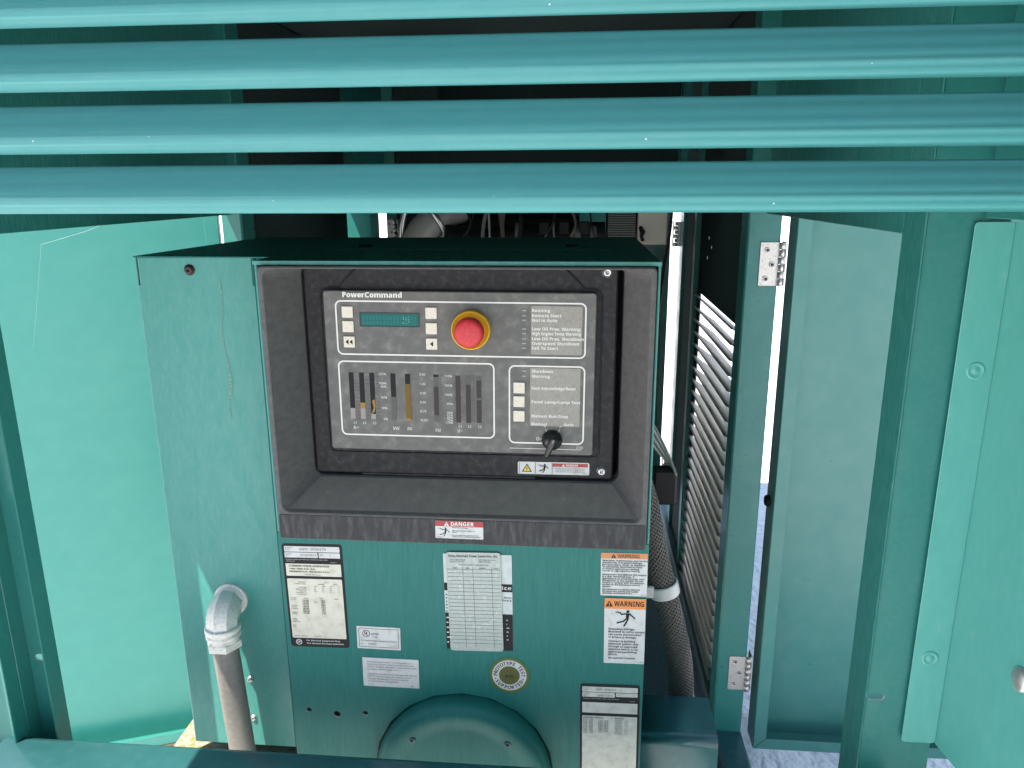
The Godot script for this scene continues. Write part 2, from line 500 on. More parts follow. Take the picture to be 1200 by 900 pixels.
	mat("box_beige", lin(0.46, 0.43, 0.37), 0.5)
	texture_it(mat("slat_grey", Color.WHITE, 0.5, 0.0), noise_tex(0.03, [[0.0, lin(0.36, 0.36, 0.325)], [1.0, lin(0.48, 0.475, 0.43)]], 66, 256, 4), Vector3(4, 4, 4))
	mat("braid_wire", lin(0.13, 0.12, 0.105), 0.45, 0.25)
	mat("braid_core", lin(0.035, 0.033, 0.030), 0.6)
	texture_it(mat("skid_blue_green", Color.WHITE, 0.45), noise_tex(0.02, [[0.0, lin(0.022, 0.095, 0.105)], [0.7, lin(0.028, 0.112, 0.123)], [0.9, lin(0.05, 0.13, 0.135)], [1.0, lin(0.13, 0.17, 0.165)]], 67, 512, 5), Vector3(4, 4, 4), rough_a)
	texture_it(mat("base_tan", Color.WHITE, 0.8), noise_tex(0.03, [[0.0, lin(0.30, 0.28, 0.23)], [0.5, lin(0.36, 0.33, 0.28)], [0.66, lin(0.32, 0.24, 0.10)], [0.8, lin(0.34, 0.23, 0.05)], [1.0, lin(0.18, 0.12, 0.05)]], 68, 512, 5), Vector3(5, 5, 5), null, bump_tex(0.05, 69), 0.1)
	mat("gasket_brown", lin(0.09, 0.075, 0.06), 0.7)
	var snow := texture_it(mat("snow", Color.WHITE, 0.7), noise_tex(0.02, [[0.0, lin(0.80, 0.82, 0.86)], [1.0, lin(0.90, 0.91, 0.93)]], 71, 512, 5), Vector3(1.5, 1.5, 1.5), null, bump_tex(0.03, 72, 5), 1.2)
	snow.specular_mode = BaseMaterial3D.SPECULAR_SCHLICK_GGX
	for k in M:
		if k.begins_with("print") or k.begins_with("meter") or k == "shadow_black" or k.ends_with("_plastic") or k == "plate_grey" or k.begins_with("lcd") or k == "rubber_black" or k == "window_grey":
			M[k].metallic_specular = 0.28
			if k.begins_with("print") or k.begins_with("meter"):
				M[k].roughness = 0.7
	mat("dry_grass", lin(0.10, 0.085, 0.05), 0.8)
	mat("earth", lin(0.045, 0.038, 0.03), 0.9)
	texture_it(mat("dust_stain", Color.WHITE, 0.8), noise_tex(0.06, [[0.0, lin(0.06, 0.21, 0.18)], [0.5, lin(0.10, 0.24, 0.205)], [1.0, lin(0.20, 0.29, 0.25)]], 73, 256, 5), Vector3(12, 12, 12))
	mat("cobweb", lin(0.6, 0.6, 0.58), 0.6)

# ------------------------------------------------------------------ the scene
func _ready() -> void:
	rng.seed = 7
	# camera
	var cam := Camera3D.new()
	cam.name = "camera"
	cam.fov = 53.28
	cam.near = 0.05
	cam.far = 900.0
	cam.position = Vector3(0, 1.4, 0.95)
	cam.rotation_degrees = Vector3(-14.5, 5.0, -0.3)
	add_child(cam)
	cam.current = true
	# sky, sun, exposure
	var env := Environment.new()
	env.background_mode = Environment.BG_SKY
	var sm := ProceduralSkyMaterial.new()
	sm.sky_top_color = Color(0.67, 0.75, 0.88)
	sm.sky_horizon_color = Color(0.86, 0.91, 0.97)
	sm.sky_curve = 0.15
	sm.ground_horizon_color = Color(0.80, 0.84, 0.90)
	sm.ground_bottom_color = Color(0.72, 0.76, 0.82)
	sm.sun_angle_max = 20.0
	sm.sky_energy_multiplier = 0.82
	var sky := Sky.new()
	sky.sky_material = sm
	env.sky = sky
	env.tonemap_mode = Environment.TONE_MAPPER_LINEAR
	env.tonemap_exposure = 2.3
	env.sdfgi_enabled = true
	env.ssao_enabled = true
	env.ssil_enabled = true
	var we := WorldEnvironment.new()
	we.name = "world_environment"
	we.environment = env
	add_child(we)
	var sun := DirectionalLight3D.new()
	sun.name = "sun"
	sun.light_energy = 1.6
	sun.light_color = Color(1.0, 0.96, 0.90)
	sun.light_angular_distance = 0.5
	sun.shadow_enabled = true
	add_child(sun)
	sun.look_at_from_position(Vector3.ZERO, Vector3(1.0, -2.65, -1.1), Vector3.UP)

	font_regular = SystemFont.new()
	font_regular.font_names = PackedStringArray(["Droid Sans"])
	font_bold = SystemFont.new()
	font_bold.font_names = PackedStringArray(["Droid Sans"])
	font_bold.font_weight = 700
	font_mono = SystemFont.new()
	font_mono.font_names = PackedStringArray(["Droid Sans Mono"])
	make_materials()
	build_ground()
	build_enclosure()
	build_doors()
	build_cabinet()
	build_control_panel()
	build_conduits()
	build_engine()

# ------------------------------------------------------------------ snow and grass
func snow_height(x: float, z: float) -> float:
	var y := 0.02 * sin(x * 5.1 + 1.0) * cos(z * 4.3) + 0.012 * sin(x * 17.0 + z * 9.0) + 0.10 * sin(x * 0.31 + 0.7) * sin(z * 0.27)
	y += 0.05 * exp(-((x - 0.45) ** 2 + (z + 0.85) ** 2) * 40.0) - 0.045 * exp(-((x - 0.56) ** 2 + (z + 0.93) ** 2) * 160.0) - 0.05 * exp(-((x - 0.66) ** 2 + (z + 0.86) ** 2) * 240.0)
	return y * (1.0 if Vector2(x, z).length() < 40 else 0.6)

func build_ground() -> void:
	var st := mb(true)
	var n := 150
	var xs := []
	for i in n + 1:
		var u := 2.0 * i / n - 1.0
		xs.append(0.55 * sinh(u * 6.6) / sinh(1.0) * 0.75)
	for i in n:
		for j in n:
			var x0: float = xs[i] + 0.5
			var x1: float = xs[i + 1] + 0.5
			var z0: float = xs[j] - 0.8
			var z1: float = xs[j + 1] - 0.8
			quad(st, Vector3(x0, snow_height(x0, z0), z0), Vector3(x1, snow_height(x1, z0), z0), Vector3(x1, snow_height(x1, z1), z1), Vector3(x0, snow_height(x0, z1), z1))
	var o := part("snow_ground", done(st), M.snow, self)
	o.set_meta("kind", "structure")
	var g := mb()
	for k in 90:
		var a := rng.randf() * TAU
		var c := Vector3(0.56, 0, -0.84) if k % 3 else Vector3(0.655, 0, -0.80)
		var p := c + Vector3(cos(a), 0, sin(a)) * rng.randf() * 0.055
		p.y = snow_height(p.x, p.z) - 0.01
		var lean := Vector3(rng.randf_range(-1, 1), 0, rng.randf_range(-1, 1)) * 0.035
		var h := rng.randf_range(0.03, 0.085)
		tube(g, [p, p + lean * 0.3 + Vector3(0, h * 0.6, 0), p + lean + Vector3(0, h, 0)], [0.0016, 0.0012, 0.0004], 4, false)
	for k in 26:
		var p := Vector3(0.56 + rng.randf_range(-0.05, 0.05), 0, -0.92 + rng.randf_range(-0.03, 0.03))
		p.y = snow_height(p.x, p.z) + 0.004
		lathe(g, [Vector2(0.001, 0.008), Vector2(0.012, 0.004), Vector2(0.016, -0.006)], 6, facing(Vector3(rng.randf_range(-0.3, 0.3), 1, rng.randf_range(-0.3, 0.3)), p))
	var go := part("dry_grass", done(g), M.dry_grass, self)
	go.set_meta("kind", "stuff")
	go.set_meta("label", "dry brown grass stalks poking through the snow under the right side door")
	go.set_meta("category", "grass")

# ------------------------------------------------------------------ the sheet metal enclosure
func csg(called: String, parent: Node3D, lo: Vector3, hi: Vector3, m: Material) -> CSGBox3D:
	var b := CSGBox3D.new()
	b.name = numbered(called, parent)
	parent.add_child(b, true)
	b.size = hi - lo
	b.material = m
	b.transform = in_self(parent).affine_inverse() * Transform3D(Basis.IDENTITY, (lo + hi) / 2)
	return b

func bore(b: CSGBox3D, at: Vector3, axis: Vector3, r: float, r2 := 0.0) -> void:   # a round or long hole; at in world axes
	var local := at - in_self(b).origin
	for k in (1 if r2 == 0.0 else 3):
		var s: CSGPrimitive3D
		if k < 2:
			var c := CSGCylinder3D.new()
			c.radius = r
			c.height = 0.2
			c.sides = 20
			s = c
			s.transform = Transform3D(facing(axis, Vector3.ZERO).basis * Basis(Vector3.RIGHT, PI / 2), local + Vector3((k * 2 - 1) * r2 if r2 else 0.0, 0, 0))
		else:
			var c2 := CSGBox3D.new()
			c2.size = Vector3(r2 * 2, r * 2, 0.2)
			s = c2
			s.position = local
		s.operation = CSGShape3D.OPERATION_SUBTRACTION
		b.add_child(s)

func vertical(called: String, prof: Array, t: float, y0: float, y1: float, m: Material, parent: Node3D) -> MeshInstance3D:
	var st := mb()
	prism(st, sheet(PackedVector2Array(prof), t), y0, y1, 0.0, along_y(0))
	return part(called, done(st), m, parent)

func build_enclosure() -> void:
	var e := thing("generator_enclosure", "green sheet metal generator enclosure with louvred hood, posts and sill round the opening", "enclosure", Vector3(-0.17, 0, -0.8))
	# front posts: a face with a slot and a return lip towards the opening
	var fr := csg("front_post", e, Vector3(0.3625, 0.1, 0.0965), Vector3(0.445, 1.78, 0.0990), M.green_enamel)
	bore(fr, Vector3(0.3735, 0.789, 0.098), Vector3(0, 0, 1), 0.0052, 0.0048)
	vertical("post_lip", [Vector2(0.3622, 0.094), Vector2(0.3622, 0.0995), Vector2(0.3610, 0.1010), Vector2(0.36, 0.0995), Vector2(0.36, 0.0446)], 0.0018, 0.1, 1.78, M.streaked_enamel, e)
	var fl := csg("front_post", e, Vector3(-0.752, 0.1, 0.0735), Vector3(-0.7135, 1.78, 0.0760), M.green_enamel)
	bore(fl, Vector3(-0.7330, 0.770, 0.075), Vector3(0, 0, 1), 0.0052, 0.0048)
	vertical("post_lip", [Vector2(-0.711, 0.0736), Vector2(-0.711, 0.0995), Vector2(-0.7120, 0.1010), Vector2(-0.7132, 0.0995), Vector2(-0.7132, 0.094)], 0.0018, 0.1, 1.78, M.green_enamel, e)
	part("post_flange", bx(Vector3(-0.7545, 0.1, 0.0736), Vector3(-0.7521, 1.78, 0.1000)), M.green_enamel, e)
	part("added_shade_strip", bx(Vector3(-0.7550, 0.1, 0.1001), Vector3(-0.7520, 1.0, 0.1250)), M.green_enamel, e)  # added strip that only shades the left post face
	# front sill: a rounded channel across the bottom of the opening
	var sp := PackedVector2Array()
	var raw := [Vector2(0.108, 0.55), Vector2(0.108, 0.655), Vector2(0.1105, 0.6635), Vector2(0.117, 0.6665), Vector2(0.172, 0.6665), Vector2(0.181, 0.664), Vector2(0.187, 0.657), Vector2(0.189, 0.648), Vector2(0.189, 0.50)]
	for p in raw:
		sp.append(p)
	var st := mb(true)
	var shp := sheet(sp, 0.002)
	prism(st, shp, -0.775, 0.40, 0.0, along_x(0))
	part("front_sill", done(st), M.skid_blue_green, e)
	for b in [Vector3(0.4355, 1.437, 0.0990), Vector3(0.4280, 1.4375, 0.0990)]:
		dome_bolt(e, "bolt", b, 0.0046, M.hinge_steel)
	# rails above the side openings, with drips down their faces
	part("side_rail", bx(Vector3(0.36, 1.346, -0.64), Vector3(0.3625, 1.78, 0.0442)), M.streaked_enamel, e)
	part("side_rail", bx(Vector3(-0.7135, 1.346, -0.64), Vector3(-0.711, 1.78, 0.0733)), M.streaked_enamel, e)
	part("rail_return", bx(Vector3(0.3626, 1.346, -0.64), Vector3(0.40, 1.349, 0.040)), M.green_enamel, e)
	part("rail_return", bx(Vector3(-0.722, 1.346, -0.64), Vector3(-0.7136, 1.349, 0.070)), M.green_enamel, e)
	# right jamb that carries the side door, with the louvred wall behind it
	vertical("door_jamb", [Vector2(0.328, -0.66), Vector2(0.328, -0.602), Vector2(0.330, -0.6), Vector2(0.386, -0.6), Vector2(0.388, -0.602), Vector2(0.388, -0.63)], 0.002, 0.178, 1.78, M.green_enamel, e)
	part("lower_rail", bx(Vector3(0.330, 0.06, -2.0), Vector3(0.392, 0.177, 0.09), 0.006), M.skid_blue_green, e)
	var w := csg("side_wall", e, Vector3(0.36, 0.12, -1.72), Vector3(0.363, 1.78, -0.632), M.shade_lining)  # wall coloured near black for the interior shade
	var cut := CSGBox3D.new()
	cut.size = Vector3(0.1, 1.0, 0.56)
	cut.position = Vector3(0.3615, 0.59, -1.07) - in_self(w).origin
	cut.operation = CSGShape3D.OPERATION_SUBTRACTION
	w.add_child(cut)
	for h in [[1.257, -1.253], [1.235, -1.202], [1.202, -1.262]]:
		bore(w, Vector3(0.3615, h[0], h[1]), Vector3(1, 0, 0), 0.005)
	# louvre blades in that wall: bent strips, outer edge low
	var ls := mb(true)
	var lp := sheet(PackedVector2Array([Vector2(0.343, 0.0205), Vector2(0.348, 0.0195), Vector2(0.356, 0.0145), Vector2(0.398, -0.0165), Vector2(0.403, -0.019)]), 0.0015)
	prism(ls, lp, -0.285, 0.285, 0.0, Transform3D.IDENTITY)
	var first := part("louvre_blade", done(ls), M.slat_grey, e)
	for k in 27:
		var at := Vector3(0.374, 1.066 - k * 0.0362, -1.07)
		if k == 0:
			first.transform = in_self(e).affine_inverse() * Transform3D(Basis.IDENTITY, at)
		else:
			again(first, "louvre_blade", e, at)
	part("wall_stiffener", bx(Vector3(0.345, 0.15, -1.44), Vector3(0.36, 1.75, -1.40)), M.green_enamel, e)
	# rear opening on the right, and the back wall
	part("rear_jamb", bx(Vector3(0.349, 0.178, -1.802), Vector3(0.40, 1.78, -1.72)), M.green_enamel, e)
	part("back_wall", bx(Vector3(-0.58, 0.2, -2.0), Vector3(0.19, 1.78, -1.996)), M.green_enamel, e)
	part("rear_header", bx(Vector3(0.19, 1.345, -2.0), Vector3(0.42, 1.78, -1.996)), M.green_enamel, e)
	part("side_rail", bx(Vector3(0.3605, 1.33, -1.9955), Vector3(0.3635, 1.78, -1.7205)), M.green_enamel, e)
	part("rear_header", bx(Vector3(-0.76, 1.335, -2.0), Vector3(-0.5805, 1.78, -1.996)), M.green_enamel, e)
	part("side_rail", bx(Vector3(-0.714, 1.335, -1.9955), Vector3(-0.711, 1.78, -1.3605)), M.green_enamel, e)
	# left side: rail, jamb, rear wall
	vertical("door_jamb", [Vector2(-0.731, -0.63), Vector2(-0.731, -0.602), Vector2(-0.729, -0.6), Vector2(-0.694, -0.6), Vector2(-0.692, -0.602), Vector2(-0.692, -0.66)], 0.002, 0.178, 1.78, M.green_enamel, e)
	part("side_wall", bx(Vector3(-0.714, 0.12, -1.36), Vector3(-0.711, 1.78, -0.632)), M.green_enamel, e)
	part("lower_rail", bx(Vector3(-0.742, 0.06, -2.0), Vector3(-0.69, 0.177, 0.09), 0.006), M.green_enamel, e)
	part("rear_jamb", bx(Vector3(-0.588, 0.178, -1.42), Vector3(-0.556, 1.78, -1.40)), M.green_enamel, e)
	part("wall_shade_sheet", bx(Vector3(-0.5555, 0.2, -1.43), Vector3(-0.42, 1.764, -1.41), 0.004), M.shade_lining, e)  # added dark sheet closing the bright gap beside the rear jamb
	# roof and the hood that carries the front louvres
	part("roof", bx(Vector3(-0.76, 1.78, -2.02), Vector3(0.56, 1.785, 0.65)), M.green_enamel, e)  # front and right overhangs added to shade the slats and right side door
	part("roof_shade_sheet", bx(Vector3(-0.70, 1.765, -1.99), Vector3(0.35, 1.779, 0.09), 0.004), M.shade_lining, e)  # added dark sheets, here and on the walls, deepen the interior shade
	part("wall_shade_sheet", bx(Vector3(-0.70, 1.345, -1.995), Vector3(0.35, 1.764, -1.975), 0.004), M.shade_lining, e)
	part("wall_shade_sheet", bx(Vector3(-0.7105, 0.46, -1.35), Vector3(-0.695, 1.764, -0.68), 0.004), M.shade_lining, e)
	for s in [[-0.762, -0.759], [0.417, 0.42]]:
		part("hood_cheek", bx(Vector3(s[0], 1.366, 0.104), Vector3(s[1], 1.78, 0.47)), M.green_enamel, e)
	part("hood_return", bx(Vector3(-0.7588, 1.366, 0.1005), Vector3(-0.7520, 1.78, 0.1035)), M.green_enamel, e)
	part("hood_fascia", bx(Vector3(-0.759, 1.655, 0.452), Vector3(0.417, 1.78, 0.455)), M.slat_enamel, e)
	# the front slats, each a bent strip: upright lip, then curling back and up
	var pr := PackedVector2Array()
	for p in [Vector2(-0.0140, 0.0312), Vector2(-0.0126, 0.0298), Vector2(-0.0100, 0.0262), Vector2(-0.0068, 0.0216), Vector2(-0.0038, 0.0176), Vector2(-0.0014, 0.0140), Vector2(-0.0002, 0.0108), Vector2(0.0, 0.0085), Vector2(-0.0006, 0.0058), Vector2(-0.0017, 0.0030), Vector2(-0.0032, 0.0004), Vector2(-0.0044, -0.0002), Vector2(-0.0058, 0.0006)]:
		pr.append(p)
	var ss := mb(true)
	prism(ss, sheet(pr, -0.0010), -0.5895, 0.5895, 0.0, along_x(0))
	var slat := part("louvre_slat", done(ss), M.slat_enamel, e)
	var off := slat.mesh.get_aabb()
	for k in 7:
		var at := Vector3(-0.171, 1.3831 + 0.0388 * k + 0.0158, 0.45 - 0.0071)
		var tilt := Vector3(rng.randf_range(-0.01, 0.01), 0, 0)
		if k == 0:
			slat.transform = in_self(e).affine_inverse() * Transform3D(Basis.IDENTITY, at)
		else:
			again(slat, "louvre_slat", e, at, tilt)
	for q in [[0, -0.20, 0.0085, 1], [0, -0.055, 0.0108, 0], [0, 0.12, 0.0058, 0], [0, -0.33, 0.0140, 1], [1, -0.28, 0.0108, 0], [1, -0.245, 0.0140, 2], [1, 0.04, 0.0058, 0], [1, -0.36, 0.0085, 0], [2, -0.13, 0.0176, 0], [2, 0.02, 0.0140, 1], [2, 0.17, 0.0085, 0], [2, -0.30, 0.0176, 2], [3, -0.02, 0.0058, 0], [0, 0.20, 0.0108, 2]]:
		var zo: float = {0.0058: -0.0006, 0.0085: 0.0, 0.0108: -0.0002, 0.0140: -0.0014, 0.0176: -0.0038}[q[2]]
		var sl: Node3D = e.get_node(NodePath("louvre_slat" if q[0] == 0 else "louvre_slat_%03d" % q[0]))
		var cs := mb()
		prism(cs, circle([0.0007, 0.0005, 0.0008][q[3]], 7), -0.0002, 0.0002, 0.0001, facing(Vector3(0, 0.35 if q[2] > 0.01 else 0.0, 1), Vector3(q[1], 1.3831 + 0.0388 * q[0] + q[2], 0.45 + zo)))
		part("paint_chip", done(cs), [M.label_white, M.print_dim, M.gasket_brown][q[3]], sl)

# ------------------------------------------------------------------ doors
func hinge(parent: Node3D, at: Vector3, w: float, h: float, world_turn := 0.0) -> void:   # leaf faces +z, barrel on its right edge
	var st := mb()
	prism(st, rrect(w, h, 0.002, 2), 0.0, 0.0022, 0.0005)
	var leaf := part("hinge", done(st), M.hinge_steel, parent, false)
	var t := Transform3D(Basis(Vector3.UP, world_turn), at)
	leaf.transform = in_self(parent).affine_inverse() * t
	for k in 6:
		var ks := mb(true)
		var y0 := -h / 2 + h * k / 6.0 + 0.0006
		var y1 := -h / 2 + h * (k + 1) / 6.0 - 0.0006
		tube(ks, [Vector3(w / 2 + 0.005, y0, 0.004), Vector3(w / 2 + 0.005, y1, 0.004)], [0.0052], 14)
		ks.set_smooth_group(-1)
		if k % 2 == 0:
			box(ks, Vector3(w / 2 - 0.002, y0, 0.0), Vector3(w / 2 + 0.004, y1, 0.0024), 0.0002)
		else:
			box(ks, Vector3(w / 2 + 0.0055, y0, -0.0009), Vector3(w / 2 + 0.013, y1, 0.0014), 0.0002)
		part("knuckle", done(ks), M.hinge_steel, leaf, false)
	var s2 := mb()
	box(s2, Vector3(w / 2 + 0.0125, -h / 2, -0.030), Vector3(w / 2 + 0.0147, h / 2, 0.0012), 0.0004)
	part("door_leaf", done(s2), M.hinge_steel, leaf, false)
	var pts := [Vector2(-w * 0.12, h * 0.33), Vector2(w * 0.16, 0), Vector2(-w * 0.12, -h * 0.33)]
	for p in pts:
		var sc := mb(true)
		lathe(sc, [Vector2(0.0052, 0.0), Vector2(0.0050, 0.0010), Vector2(0.0042, 0.0014), Vector2(0.0034, 0.0004), Vector2(0.0022, 0.0)], 16)
		var so := part("screw", done(sc), M.hinge_steel, leaf, false)
		so.position = Vector3(p.x, p.y, 0.0030)
		var hd := mb()
		prism(hd, circle(0.0021, 6), 0.0, 0.0003)
		var ho := part("screw", done(hd), M.shadow_black, leaf, false)
		ho.position = Vector3(p.x, p.y, 0.0028)

# a shallow door pan in its own axes: x 0..w, y 0..h, rim at z = 0 facing +z, skin at z = -d
func pan(parent: Node3D, w: float, h: float, f: float, d: float, m: Material) -> void:
	var st := mb()
	box(st, Vector3(0, 0, -d - 0.0015), Vector3(w, h, -d), 0.0005)
	part("door_skin", done(st), m, parent, false)
	var fl := [PackedVector2Array([Vector2(0, 0), Vector2(w, 0), Vector2(w - f, f), Vector2(f, f)]), PackedVector2Array([Vector2(w, h), Vector2(0, h), Vector2(f, h - f), Vector2(w - f, h - f)]),
		PackedVector2Array([Vector2(0, h), Vector2(0, 0), Vector2(f, f), Vector2(f, h - f)]), PackedVector2Array([Vector2(w, 0), Vector2(w, h), Vector2(w - f, h - f), Vector2(w - f, f)])]
	var ed := [[Vector3(0, 0, -d), Vector3(w, 0.0015, -0.003)], [Vector3(0, h - 0.0015, -d), Vector3(w, h, -0.003)], [Vector3(0, 0, -d), Vector3(0.0015, h, -0.003)], [Vector3(w - 0.0015, 0, -d), Vector3(w, h, -0.003)]]
	for k in 4:
		var s := mb()
		prism(s, inset(fl[k], 0.0004), -0.0018 - 0.0001 * k, -0.0001 * k, 0.0006)
		box(s, ed[k][0], ed[k][1], 0.0004)
		part("rim", done(s), m, parent, false)

func build_doors() -> void:
	# right side door, swung square to the wall
	var r := thing("side_door", "green right side door swung open, hinged on two steel hinges beside snow", "door", Vector3(0.421, 0.133, -0.600), 0.0, "side doors of the enclosure")
	pan(r, 0.64, 1.29, 0.028, 0.060, M.sheen_enamel)
	hinge(r, Vector3(0.3700, 1.2493, -0.5968), 0.036, 0.085)
	hinge(r, Vector3(0.3700, 0.3334, -0.5968), 0.036, 0.085)
	var st := mb(true)
	lathe(st, [Vector2(0.0, 0.006), Vector2(0.010, 0.006), Vector2(0.013, 0.002), Vector2(0.013, -0.006)], 18, facing(Vector3(-1, 0, 0), Vector3(0.4175, 0.735, -0.640)))
	part("rubber_bumper", done(st), M.rubber_black, r)
	# left side door, sun on its inner face
	var a := deg_to_rad(21.0)
	var w := 0.64
	var l := thing("side_door", "bright sunlit green left side door swung open beyond the cabinet", "door", Vector3(-0.742 - cos(a) * w, 0.120, -0.602 + sin(a) * w), a, "side doors of the enclosure")
	pan(l, w, 1.60, 0.028, 0.045, M.sunlit_enamel)
	var gs := mb()
	box(gs, Vector3(0.03, -0.006, -0.03), Vector3(w - 0.01, -0.0005, 0.004), 0.001)
	part("weather_strip", done(gs), M.gasket_brown, l, false)
	# cobweb across the top of the left door
	var web := thing("cobweb", "thin pale cobweb strands across the upper left of the sunlit left door", "cobweb", Vector3(-0.86, 1.25, -0.25))
	var nodes := [[Vector3(-1.08, 1.09, -0.455), Vector3(-0.878, 1.311, -0.25)], [Vector3(-0.878, 1.311, -0.25), Vector3(-0.716, 1.362, -0.25)], [Vector3(-0.878, 1.311, -0.25), Vector3(-0.7545, 1.37, 0.05)]]
	for p in nodes:
		var ws := mb()
		var mid: Vector3 = (p[0] + p[1]) / 2 - Vector3(0, 0.004, 0)
		tube(ws, [p[0], mid, p[1]], [0.00012], 4, false)
		part("strand", done(ws), M.cobweb, web)
	# rear doors, seen through the enclosure
	var rr := thing("side_door", "rear green side door behind the control cabinet with a bright gap at its hinges", "door", Vector3(0.19, 0.30, -1.80), 0.0, "side doors of the enclosure")
	pan(rr, 0.128, 1.12, 0.020, 0.030, M.green_enamel)
	hinge(rr, Vector3(0.355, 1.235, -1.799), 0.030, 0.085, 0.0)
	hinge(rr, Vector3(0.355, 0.36, -1.7995), 0.030, 0.085, 0.0)
	for c in rr.get_children():
		if c.name.begins_with("hinge"):
			c.transform = c.transform * Transform3D(Basis(Vector3(0, 0, 1), PI), Vector3.ZERO)
	var rl := thing("side_door", "small sunlit stretch of green rear left door above the cabinet lid", "door", Vector3(-0.93, 0.2, -1.40), 0.0, "side doors of the enclosure")
	pan(rl, 0.31, 1.24, 0.020, 0.030, M.green_enamel)
	hinge(rl, Vector3(-0.576, 1.265, -1.3985), 0.018, 0.075)
	# front doors, opened towards the viewer; each has a stiffened inner panel with a flat flange
	for side: int in [1]:
		var fx := 0.407 if side == 1 else -0.772
		var dx: float = 0.040 * side
		var d := thing("front_door", "open green front door at the right edge, round welds down its flange" if side == 1 else "open green front door at the far left edge, mostly outside the frame", "door", Vector3(fx + dx, 0.1, 0.1))
		var fs := mb()
		var pts := PackedVector2Array([Vector2(fx, 0.732), Vector2(fx + dx, 0.732), Vector2(fx + dx, 1.362), Vector2(fx, 1.362)])
		var rr2 := rrect(0.040, 0.63, 0.004, 3, fx + dx / 2, 1.047)
		prism(fs, rr2, 0.1045, 0.1060, 0.0005)
		part("flange", done(fs), M.lit_door_enamel, d)
		var sk := mb()
		var lean: float = 0.13 * side
		var sh := sheet(PackedVector2Array([Vector2(fx + dx, 0.1045), Vector2(fx + dx + lean * 0.05, 0.155), Vector2(fx + dx + lean * 0.55, 0.66)]), 0.0015 * -side)
		prism(sk, sh, 0.732, 1.362, 0.0, along_y(0))
		part("inner_panel", done(sk), M.lit_door_enamel, d)
		var ok := mb()
		box(ok, Vector3(0, 0.0, 0), Vector3(0.0018, 1.66, 0.62), 0.0004, Transform3D(Basis(Vector3.UP, 0.12 * side), Vector3(fx + dx + 0.035 * side, 0.1, 0.104)))
		part("door_skin", done(ok), M.green_enamel, d)
		for y in ([1.2043, 0.8505] if side == 1 else []):
			var ws := mb(true)
			lathe(ws, [Vector2(0.0102, -0.0002), Vector2(0.0092, 0.0009), Vector2(0.0078, 0.0012), Vector2(0.0062, 0.0003), Vector2(0.0044, 0.0002), Vector2(0.0028, 0.0009), Vector2(0.0, 0.0010)], 24, Transform3D(Basis.IDENTITY, Vector3(0.4290 if y > 1 else 0.4265, y, 0.1060)))
			part("weld_dimple", done(ws), M.lit_door_enamel, d)
		if side == 1:
			var bs := mb(true)
			lathe(bs, [Vector2(0.013, 0.0), Vector2(0.013, 0.003), Vector2(0.010, 0.005), Vector2(0.0, 0.006)], 20, facing(Vector3(-1, 0.1, 0.0), Vector3(0.462, 0.905, 0.220)))
			part("latch_stud", done(bs), M.hinge_steel, d, true, "round steel latch stud on the inner panel")

# ------------------------------------------------------------------ the cabinet
func dome_bolt(parent: Node3D, called: String, at: Vector3, r: float, m: Material, socket := true) -> void:
	var s := mb(true)
	lathe(s, [Vector2(r * 1.35, 0.0), Vector2(r * 1.35, r * 0.12), Vector2(r * 1.0, r * 0.2), Vector2(r * 0.96, r * 0.65), Vector2(r * 0.78, r * 0.9), Vector2(r * 0.4, r * 0.98), Vector2(r * 0.38, r * 0.6), Vector2(0.0, r * 0.6)], 18, Transform3D(Basis.IDENTITY, at))
	part(called, done(s), m, parent)

